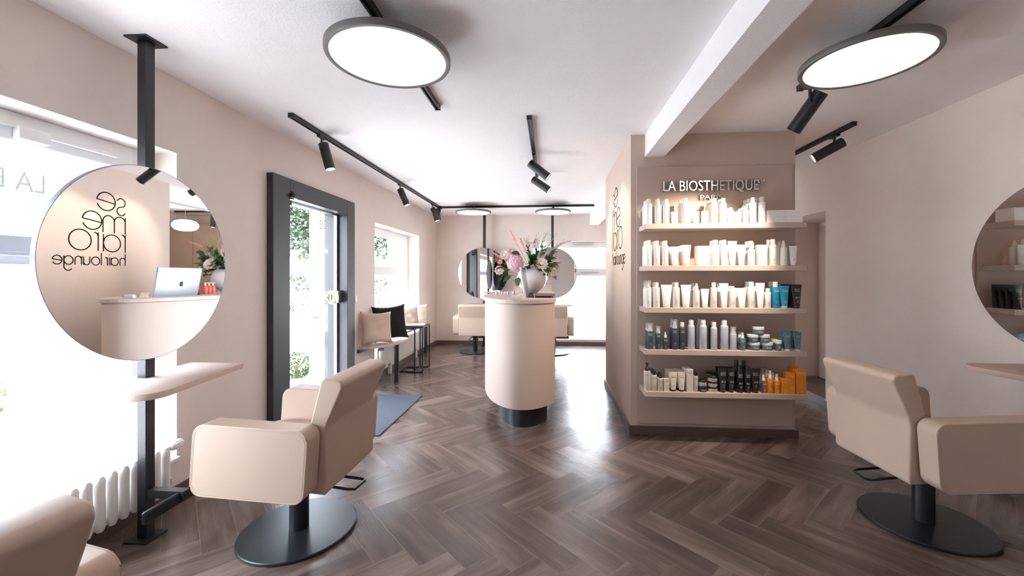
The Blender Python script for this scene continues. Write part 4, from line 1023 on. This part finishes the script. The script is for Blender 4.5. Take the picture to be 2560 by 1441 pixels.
for k in range(2): prod(4, 'jar', 1755.5, 21, 14.5, 1, ['smoke', 'cream'][k], 'black', ['dark glass jar under another jar', 'cream black-lidded jar on a dark jar'][k], 'Homme', None, 'inkd' if k else 'printw', z0=k * .0462)
for k in range(3): prod(4, 'jar', 1781, 23.5, 13, 1, 'cream', 'black', f'cream black-lidded jar, {["lowest", "middle", "topmost"][k]} of its stack', 'Homme', None, 'inkd', z0=k * .0415)
for k in range(3): prod(4, 'jar', 1778, 22, 14, 1, 'cream', 'black', f'cream black-lidded jar, {["lowest", "middle", "topmost"][k]} of its stack', 'Homme', None, 'inkd', z0=k * .0447, y0=3.412, slot=1)
G = 'black standing colour tube'
prod(4, 'tube', 1806.5, 24.5, 60, 2, 'black', 'smoke', G, 'glam|colour', '07.13', 'printw', pitch=.055); prod(4, 'tube', 1828, 20, 60, 2, 'black', 'smoke', G, 'glam|colour', '07.13', 'printw', pitch=.055)
prod(4, 'bottle', 1849, 15.5, 65, 1, 'black', 'black', 'black colour bottle', 'glam|colour', '07.13', 'printw'); prod(4, 'bottle', 1868, 15.5, 65, 1, 'black', 'black', 'black colour bottle', 'glam|colour', 'BLAU', 'printw')
prod(4, 'bottle', 1841, 14, 76, 1, 'black', 'black', 'taller black colour bottle', 'glam|colour', None, 'printw', y0=3.375, slot=1); prod(4, 'bottle', 1859, 14, 76, 1, 'black', 'black', 'taller black colour bottle', 'glam|colour', None, 'printw', y0=3.375, slot=1)
prod(4, 'tube', 1887.5, 24.5, 60, 1, 'black', 'smoke', G, 'glam|colour', '05.16', 'gold')
prod(4, 'mini', 1908.7, 14.5, 46, 3, 'clearbody', 'cap', 'clear amber spray bottle', 'Soleil', None, 'printw'); prod(4, 'mini', 1925, 15, 56, 3, 'orange', 'cap', 'tall orange spray bottle', 'Soleil', None, 'printw')
prod(4, 'mini', 1941.5, 15, 48, 2, 'orange', 'cap', 'short orange spray bottle', 'Soleil', None, 'printw'); prod(4, 'box', 1959.5, 17, 35, 2, 'orange', 'orange', 'short orange carton', 'Soleil', None, 'printw')
prod(4, 'box', 1976.5, 15, 51, 2, 'orange', 'orange', 'medium orange carton', 'Soleil', None, 'printw'); prod(4, 'box', 1997.5, 23, 61, 2, 'orange', 'orange', 'tall orange carton', 'Soleil', None, 'printw')
ORD = ['first', 'second', 'third', 'fourth', 'fifth', 'sixth', 'seventh', 'eighth', 'ninth', 'tenth', 'eleventh', 'twelfth']
ROW = ['front row', 'second row', 'third row', 'back row']
NAME = {'bottle': 'capped_bottle', 'sprayer': 'spray_bottle', 'pump': 'pump_bottle', 'trigger': 'trigger_bottle', 'can': 'spray_can', 'mousse': 'mousse_bottle', 'mini': 'small_spray_bottle', 'tube': 'cream_tube', 'jar': 'cream_jar', 'box': 'product_carton'}
CAT = {'bottle': 'bottle', 'sprayer': 'spray bottle', 'pump': 'pump bottle', 'trigger': 'spray bottle', 'can': 'spray can', 'mousse': 'bottle', 'mini': 'spray bottle', 'tube': 'tube', 'jar': 'jar', 'box': 'carton'}
cnt = {}
for it in sorted(LIST, key=lambda q: q[10]):
    cnt.setdefault((it[0], it[6], it[13]), []).append(it)
for (shelf, desc, row), its in cnt.items():
    for n_, it in enumerate(its):
        _, kind, w, h, c1, c2, desc, big, code, pc, X, y, z, k, z0 = it
        pos = f', {ORD[n_]} from left' if len(its) > 1 else ''
        lb = f'{desc}, {ROW[min(k, 3)]} of {SN[shelf]} shelf{pos}'
        t = thing(NAME[kind], lb, CAT[kind], (X, y, z), 0, f'hair products on the {SN[shelf]} shelf')
        obs = []
        for nm, me, par in proto(kind, w, h, c1, c2, big, code, pc):
            o = bpy.data.objects.new(nm, me); COL.objects.link(o); o.parent = t if par < 0 else obs[par]; obs.append(o)
# the long white carton at the right end of the top shelf
t = thing('product_carton', 'long flat white carton at the right end of the top shelf', 'carton', (at(1957, 700, 3.35).x, 3.385, SH[0]), 0, 'hair products on the top shelf')
cb = obj('carton', B((-0.134, -0.065, 0), (0.134, 0.065, 0.099), bev=0.001, seg=1), pm('white'), t)
bm = nb(); add_text(bm, 'LA BIOSTHETIQUE', up_plane(0, -0.0656, 0.078), fit=(0.035, .004)); lines_bm(bm, -.03, .03, [(.045, .7), (.038, .5), (.03, .6)], y=-0.0656); obj('print', bm, mat('print_ink', (150, 140, 134), .6), cb, flat=True)

# ================================================================== LEFT SIDE: RADIATORS, BENCH, CUSHIONS, SIDE TABLES, MAT
t = thing('column_radiator', 'white column radiator below the left window behind the styling post', 'radiator', (-2.2, 0, 0))
k = 0; y = 2.135
while y > 0.2:
    bm = nb()
    for dx in (-0.035, 0.035):
        add_lathe(bm, [(0, 0.115), (0.014, 0.12), (0.021, 0.14), (0.021, 0.365), (0.014, 0.385), (0, 0.39)], 16, Matrix.Translation((dx, y, 0)), sx=1.0, sy=1.0)
    for zz in (0.145, 0.36): add_box(bm, (-0.035, y - 0.019, zz - 0.02), (0.035, y + 0.019, zz + 0.02), bev=0.008)
    obj('column', bm, M_rad, t); y -= 0.056; k += 1
bm = nb(); add_cyl(bm, (0, 0.25, 0.36), (0, 2.14, 0.36), 0.014); add_cyl(bm, (0, 0.25, 0.145), (0, 2.14, 0.145), 0.014); obj('pipe', bm, M_rad, t)
bm = nb(); add_cyl(bm, (0, 2.14, 0.36), (0, 2.20, 0.36), 0.012); add_cyl(bm, (0, 2.185, 0.36), (-0.0, 2.185, 0.30), 0.010); obj('valve', bm, M_alu, t)
bm = nb(); Mk = Matrix.Translation((0.0, 2.19, 0.36)) @ Matrix.Rotation(-PI / 2, 4, 'X') @ Matrix.Rotation(0, 4, 'Z')
add_lathe(bm, [(0, 0.0), (0.018, 0.0), (0.026, 0.02), (0.026, 0.07), (0.022, 0.078), (0, 0.078)], 24, Mk)
for a in range(12):
    c_, s_ = math.cos(a * PI / 6), math.sin(a * PI / 6); add_box(bm, (0.026 * c_ - .002, 2.215, 0.36 + 0.026 * s_ - .002), (0.026 * c_ + .002, 2.255, 0.36 + 0.026 * s_ + .002))
obj('thermostat', bm, M_white, t)
bm = nb(); add_cyl(bm, (0.0, 2.185, 0.0), (0.0, 2.185, 0.15), 0.011); add_cyl(bm, (0, 2.185, 0.15), (0, 2.185, 0.185), 0.017); add_cyl(bm, (0.0, 2.14, 0.145), (0, 2.19, 0.145), 0.011); obj('return_pipe', bm, M_alu, t)
bm = nb(); add_box(bm, (-0.03, 1.72, 0.0), (0.02, 1.75, 0.12), bev=0.004); obj('foot', bm, M_rad, t)

t = thing('panel_radiator', 'white ribbed panel radiator below the second window behind the bench', 'radiator', (-2.235, 0, 0))
bm = nb(); add_box(bm, (-0.03, 5.22, 0.155), (0.03, 6.85, 0.44), bev=0.006)
yy = 5.25
while yy < 6.82: add_box(bm, (0.028, yy, 0.17), (0.036, yy + 0.018, 0.42), bev=0.003, seg=1); yy += 0.033
obj('panel', bm, M_rad, t)
bm = nb(); add_cyl(bm, (0.0, 5.22, 0.40), (0.0, 5.13, 0.40), 0.01); add_cyl(bm, (0, 5.13, 0.40), (0, 5.13, 0.0), 0.009); add_cyl(bm, (0.0, 5.16, 0.40), (0.075, 5.16, 0.40), 0.024, r2=0.021); obj('valve', bm, M_alu, t)
bm = nb(); add_box(bm, (-0.02, 5.5, 0.0), (0.02, 5.53, 0.16)); add_box(bm, (-0.02, 6.6, 0.0), (0.02, 6.63, 0.16)); obj('foot', bm, M_rad, t)

# bench
t = thing('window_bench', 'wall bench with rounded pale board and black round legs under the second window', 'bench', (0, 0, 0))
pts = [(XL + .001, 4.66)]
for k in range(1, 13):
    a = -PI / 2 + (PI / 2) * k / 12; pts.append((XL + 0.36 * math.cos(a), 5.18 + 0.52 * math.sin(a)))
pts += [(-1.93, 5.40)]
for k in range(1, 7):
    a = PI / 2 * k / 6; pts.append((-1.93 - 0.25 * math.sin(a) * (k / 6), 5.40 + 0.42 * (1 - math.cos(a)) + 0.10 * k / 6))
pts += [(-2.19, 6.0), (-2.185, 7.2), (XL + .001, 7.2)]
bm = nb(); add_prism(bm, pts, 0.48, 0.512, bev=0.003); obj('seat_board', bm, mat('bench_laminate', (206, 184, 172), .5, var=.04, vscale=20), t)
for x, y in ((-1.965, 5.07), (-2.225, 7.13)):
    bm = nb(); add_cyl(bm, (x, y, 0.02), (x, y, 0.48), 0.029, 24); add_cyl(bm, (x, y, 0.0), (x, y, 0.02), 0.031, 24); obj('leg', bm, M_black2, t)
bm = nb(); add_box(bm, (XL + .002, 4.66, 0.44), (XL + .03, 5.12, 0.48)); obj('wall_bracket', bm, M_dark, t)

def cushion(label, c, w, h, th, normal, roll, m, group=None):
    """pillow standing on an edge; normal = facing direction"""
    t = thing('cushion', label, 'cushion', c, 0, group)
    tt = bmesh.new(); n = 18; N_ = Vector(normal).normalized(); sx = Vector((0, 0, 1)).cross(N_).normalized(); sz = N_.cross(sx).normalized()
    R = Matrix.Rotation(roll, 3, N_); sx = R @ sx; sz = R @ sz
    def surf(sg):
        g = []
        for i in range(n + 1):
            row = []
            for j in range(n + 1):
                u = -1 + 2 * i / n; v = -1 + 2 * j / n
                pin = 1 - .13 * (1 - abs(v) ** 2.0) * abs(u) ** 3; pin2 = 1 - .13 * (1 - abs(u) ** 2.0) * abs(v) ** 3
                d = th / 2 * ((1 - u ** 4) * (1 - v ** 4)) ** .5 + .001
                wr = .004 * math.sin(7 * u + 3 * v) * (1 - u * u) * (1 - v * v) + .003 * math.sin(11 * v - 4 * u)*(1-u*u)*(1-v*v)
                row.append(Vector(sx * (u * w / 2 * pin) + sz * (v * h / 2 * pin2) + N_ * sg * (d + wr)))
            g.append(row)
        return g
    for sg in (1, -1):
        g = [[tt.verts.new(p) for p in row] for row in surf(sg)]
        for i in range(n):
            for j in range(n): tt.faces.new((g[i][j], g[i + 1][j], g[i + 1][j + 1], g[i][j + 1]))
    bmesh.ops.remove_doubles(tt, verts=tt.verts, dist=0.0025); bmesh.ops.recalc_face_normals(tt, faces=tt.faces)
    bm = nb(); merge(bm, tt); obj('cover', bm, m, t, sharp=180)
    return t
M_cb = mat('cushion_beige', (205, 180, 160), .85, var=.05, bump=.2, bscale=400)
M_cb2 = mat('cushion_cream', (222, 206, 190), .85, var=.05, bump=.2, bscale=400)
M_ck = mat('cushion_velvet_black', (14, 14, 17), .9, var=.1, bump=.2, bscale=400)
cushion('beige square cushion at the near end of the bench', (-2.12, 4.82, 0.725), .40, .40, .13, (.75, -.65, .22), math.radians(-3), M_cb)
cushion('black velvet square cushion leaning behind the beige one on the bench', (-2.085, 5.16, 0.75), .46, .46, .13, (.72, -.72, .16), math.radians(3), M_ck)
cushion('cream cushion on the far part of the bench, nearer one of two', (-2.215, 6.22, 0.70), .36, .38, .11, (.8, -.6, .12), math.radians(3), M_cb2)
cushion('cream cushion on the far part of the bench, farther one in the window corner', (-2.215, 6.66, 0.70), .37, .39, .11, (.75, -.65, .12), math.radians(-3), M_cb2)

def side_table(label, x0, x1, y0, y1, z, rt=.008):
    t = thing('side_table', label, 'side table', ((x0 + x1) / 2, (y0 + y1) / 2, 0), 0, 'nested black side tables')
    cx_, cy_ = (x0 + x1) / 2, (y0 + y1) / 2; a, b = (x1 - x0) / 2, (y1 - y0) / 2
    for yy in (-b, b):
        obj('leg', B((a - rt, yy - rt, 0), (a + rt, yy + rt, z - .012)), M_black, t)
    bm = nb()
    for yy in (-b, b):
        add_box(bm, (-a, yy - rt, 0.0), (a - rt, yy + rt, 2 * rt)); add_box(bm, (-a, yy - rt, z - .028), (a - rt, yy + rt, z - .012))
    add_box(bm, (-a, -b + rt, 0), (-a + 2 * rt, b - rt, 2 * rt)); add_box(bm, (a - rt, -b + rt, 0), (a + rt, b - rt, 2 * rt)); add_box(bm, (a - rt, -b + rt, z - .028), (a + rt, b - rt, z - .012))
    obj('frame', bm, M_black, t)
    obj('table_top', B((-a, -b - rt, z - .012), (a + rt, b + rt, z), bev=.002, seg=1), M_panel if 0 else mat('table_top_black', (40, 38, 38), .35), t)
    return t
side_table('larger black wire side table reaching over the bench', -2.12, -1.79, 5.58, 5.90, .655)
side_table('smaller black wire side table nested under the larger one', -2.12, -1.915, 5.62, 5.86, .625)
o = obj('magazine', B((-.14, -.10, 0), (.14, .10, .006), bev=.001, seg=1), mat('magazine_paper', (236, 232, 230), .4, var=.08, vscale=20), loc=(-1.945, 5.73, .655)); o.rotation_euler = (0, 0, .25)
tag(o, 'white magazine lying open on the larger side table', 'magazine')
o = obj('door_mat', B((XL + .02, 3.33, 0.0005), (-1.44, 4.50, 0.010), bev=.003, seg=1), mat('mat_grey', (80, 84, 94), .95, var=.35, vscale=260, bump=.6, bscale=300))
tag(o, 'grey rectangular door mat on the floor at the entrance door', 'door mat')

# back area cabinet beyond the partition, dark shelf cabinet behind the viewer
t = thing('tall_cabinet', 'tall taupe cabinet with two doors at the right end of the far wall', 'cabinet', (2.3, 7.74, 0))
obj('carcass', B((-.50, -.22, 0), (.50, .26, 2.35), bev=.003, seg=1), mat('cabinet_taupe', (150, 126, 112), .6), t)
for s in (-1, 1):
    dd = obj('door', B((-.49 if s < 0 else .004, -.24, .06), (-.004 if s < 0 else .49, -.22, 2.32), bev=.002, seg=1), mat('cabinet_taupe', (150, 126, 112), .6), t)
    bm = nb(); add_cyl(bm, (s * .05, -.255, .95), (s * .05, -.255, 1.15), .006, 8); obj('handle', bm, M_black, dd)
t = thing('dark_cabinet', 'dark shelving cabinet against the wall behind the viewer', 'cabinet', (-1.7, YB + .2, 0))
bm = nb(); add_box(bm, (-.5, -.18, 0), (.5, .18, .9)); add_box(bm, (-.5, -.18, .9), (-.48, .12, 2.1)); add_box(bm, (.48, -.18, .9), (.5, .12, 2.1)); add_box(bm, (-.5, -.19, .9), (.5, -.17, 2.1))
obj('carcass', bm, mat('cabinet_black', (44, 42, 44), .5), t)
for zz in (1.2, 1.5, 1.8, 2.08): obj('shelf', B((-.48, -.17, zz), (.48, .12, zz + .02)), mat('cabinet_black', (44, 42, 44), .5), t)

# ================================================================== OUTSIDE
M_out = mat('paving_pale', (206, 204, 200), .9, var=.05, bump=.2, bscale=30)
M_pier = mat('facade_plaster', (214, 214, 220), .9, var=.02, bump=.2)
bm = nb(); add_box(bm, (-40, -30, -.2), (XO - .001, 45, -.02)); add_box(bm, (XO, 8.37, -.2), (40, 45, -.02)); add_box(bm, (XO, -30, -.2), (40, YB - .351, -.02)); struct('ground', bm, M_out)
for i, (y0, y1, xo) in enumerate(((4.50, 4.80, -2.78), (7.05, 7.35, -2.90))):
    struct(f'trim_{3 + i}', B((xo, y0, -.02), (XO, y1, 2.75)), M_pier, flat=True)
struct('trim_5', B((-2.87, 2.9, 2.30), (XO - .001, 7.05, 2.75)), M_pier, flat=True)
struct('trim_6', B((-3.25, -1.0, 2.30), (XO - .001, 2.9, 2.75)), M_pier, flat=True)  # unseen canopy over window 1, added to keep sun patches off the floor
def leaves_cloud(bm, c, R, n, s, sq=1.0):
    for i in range(n):
        d = Vector((random.gauss(0, 1), random.gauss(0, 1), random.gauss(0, 1))).normalized() * R * random.uniform(.55, 1.0) ** .6
        p = Vector(c) + Vector((d.x, d.y, d.z * sq)); a = Vector((random.uniform(-1, 1), random.uniform(-1, 1), random.uniform(-.6, .6))).normalized(); b = a.cross(Vector((.2, .3, 1))).normalized()
        v = [bm.verts.new(p - a * s), bm.verts.new(p + b * s * .5), bm.verts.new(p + a * s), bm.verts.new(p - b * s * .5)]; bm.faces.new(v)
M_tree = mat('tree_leaf', (48, 68, 42), .8, var=.3, vscale=1.5); M_bush = mat('bush_leaf', (66, 84, 38), .8, var=.35, vscale=8); M_bark = mat('bark', (120, 104, 92), .9, var=.2)
def bush(x, y, R, n, s, lb, z=-.02):
    t = thing('bush', lb, 'bush', (x, y, z)); bm = nb(); leaves_cloud(bm, (0, 0, R * .8), R, n, s, .85)
    obj('foliage', bm, M_bush if R < .5 else M_tree, t, flat=True); bm = nb(); add_cyl(bm, (0, 0, 0), (0, 0, R * .8), .03, 8); add_cyl(bm, (0, 0, R * .5), (R * .4, 0, R), .015, 6); obj('branch', bm, M_bark, t)
def tree(x, y, h, R, n, lb):
    t = thing('tree', lb, 'tree', (x, y, -.02), 0, None); bm = nb()
    for k in range(6): leaves_cloud(bm, (random.uniform(-R * .5, R * .5), random.uniform(-R * .5, R * .5), h * .62 + random.uniform(-.2, .35) * h * .5), R * .62, n // 6, .16, .8)
    obj('foliage', bm, M_tree, t, flat=True); bm = nb(); add_tube(bm, [(0, 0, 0), (.1, 0, h * .3), (0, .1, h * .6)], [.14, .1, .05], 8); add_tube(bm, [(.1, 0, h * .3), (.6, .3, h * .65)], [.06, .02], 6); obj('trunk', bm, M_bark, t)
bush(-3.43, 5.25, .22, 900, .03, 'small round green bush outside the glass door')
bush(-9.4, 14.6, .9, 900, .08, 'wide green bush behind the white railing outside')
tree(-11.5, 18.0, 5.5, 2.2, 2600, 'pale green tree seen through the upper glass door')
tree(-8.2, 22.0, 5.0, 2.0, 2200, 'pale green tree seen through the window above the bench')
bush(-6.6, 15.2, .85, 1000, .07, 'green bush seen through the lower pane above the bench')
bush(-5.2, 3.1, .35, 400, .04, 'low green plant outside the big left window')
t = thing('street_railing', 'white metal railing along the street outside the glass door', 'railing', (-8.2, 0, -.02))
bm = nb(); yy = 7.0
while yy < 16.0: add_cyl(bm, (0, yy, 0), (0, yy, .85), .014, 6); yy += .13
obj('bars', bm, M_white, t); bm = nb(); add_box(bm, (-.02, 7, .83), (.02, 16, .88)); add_box(bm, (-.02, 7, .05), (.02, 16, .09)); obj('rail', bm, M_white, t)
t = thing('street_building', 'pale building across the street outside the left window', 'building', (-16, 4, -.02))
obj('wall', B((-4, -14, 0), (0, 3, 5.5)), mat('pale_render', (236, 236, 234), .9), t)
for k in range(6):
    w_ = obj('window', B((0, -13 + k * 2.6, 1.1), (.05, -11.6 + k * 2.6, 2.4)), mat('far_glass', (50, 66, 76), .3), t)
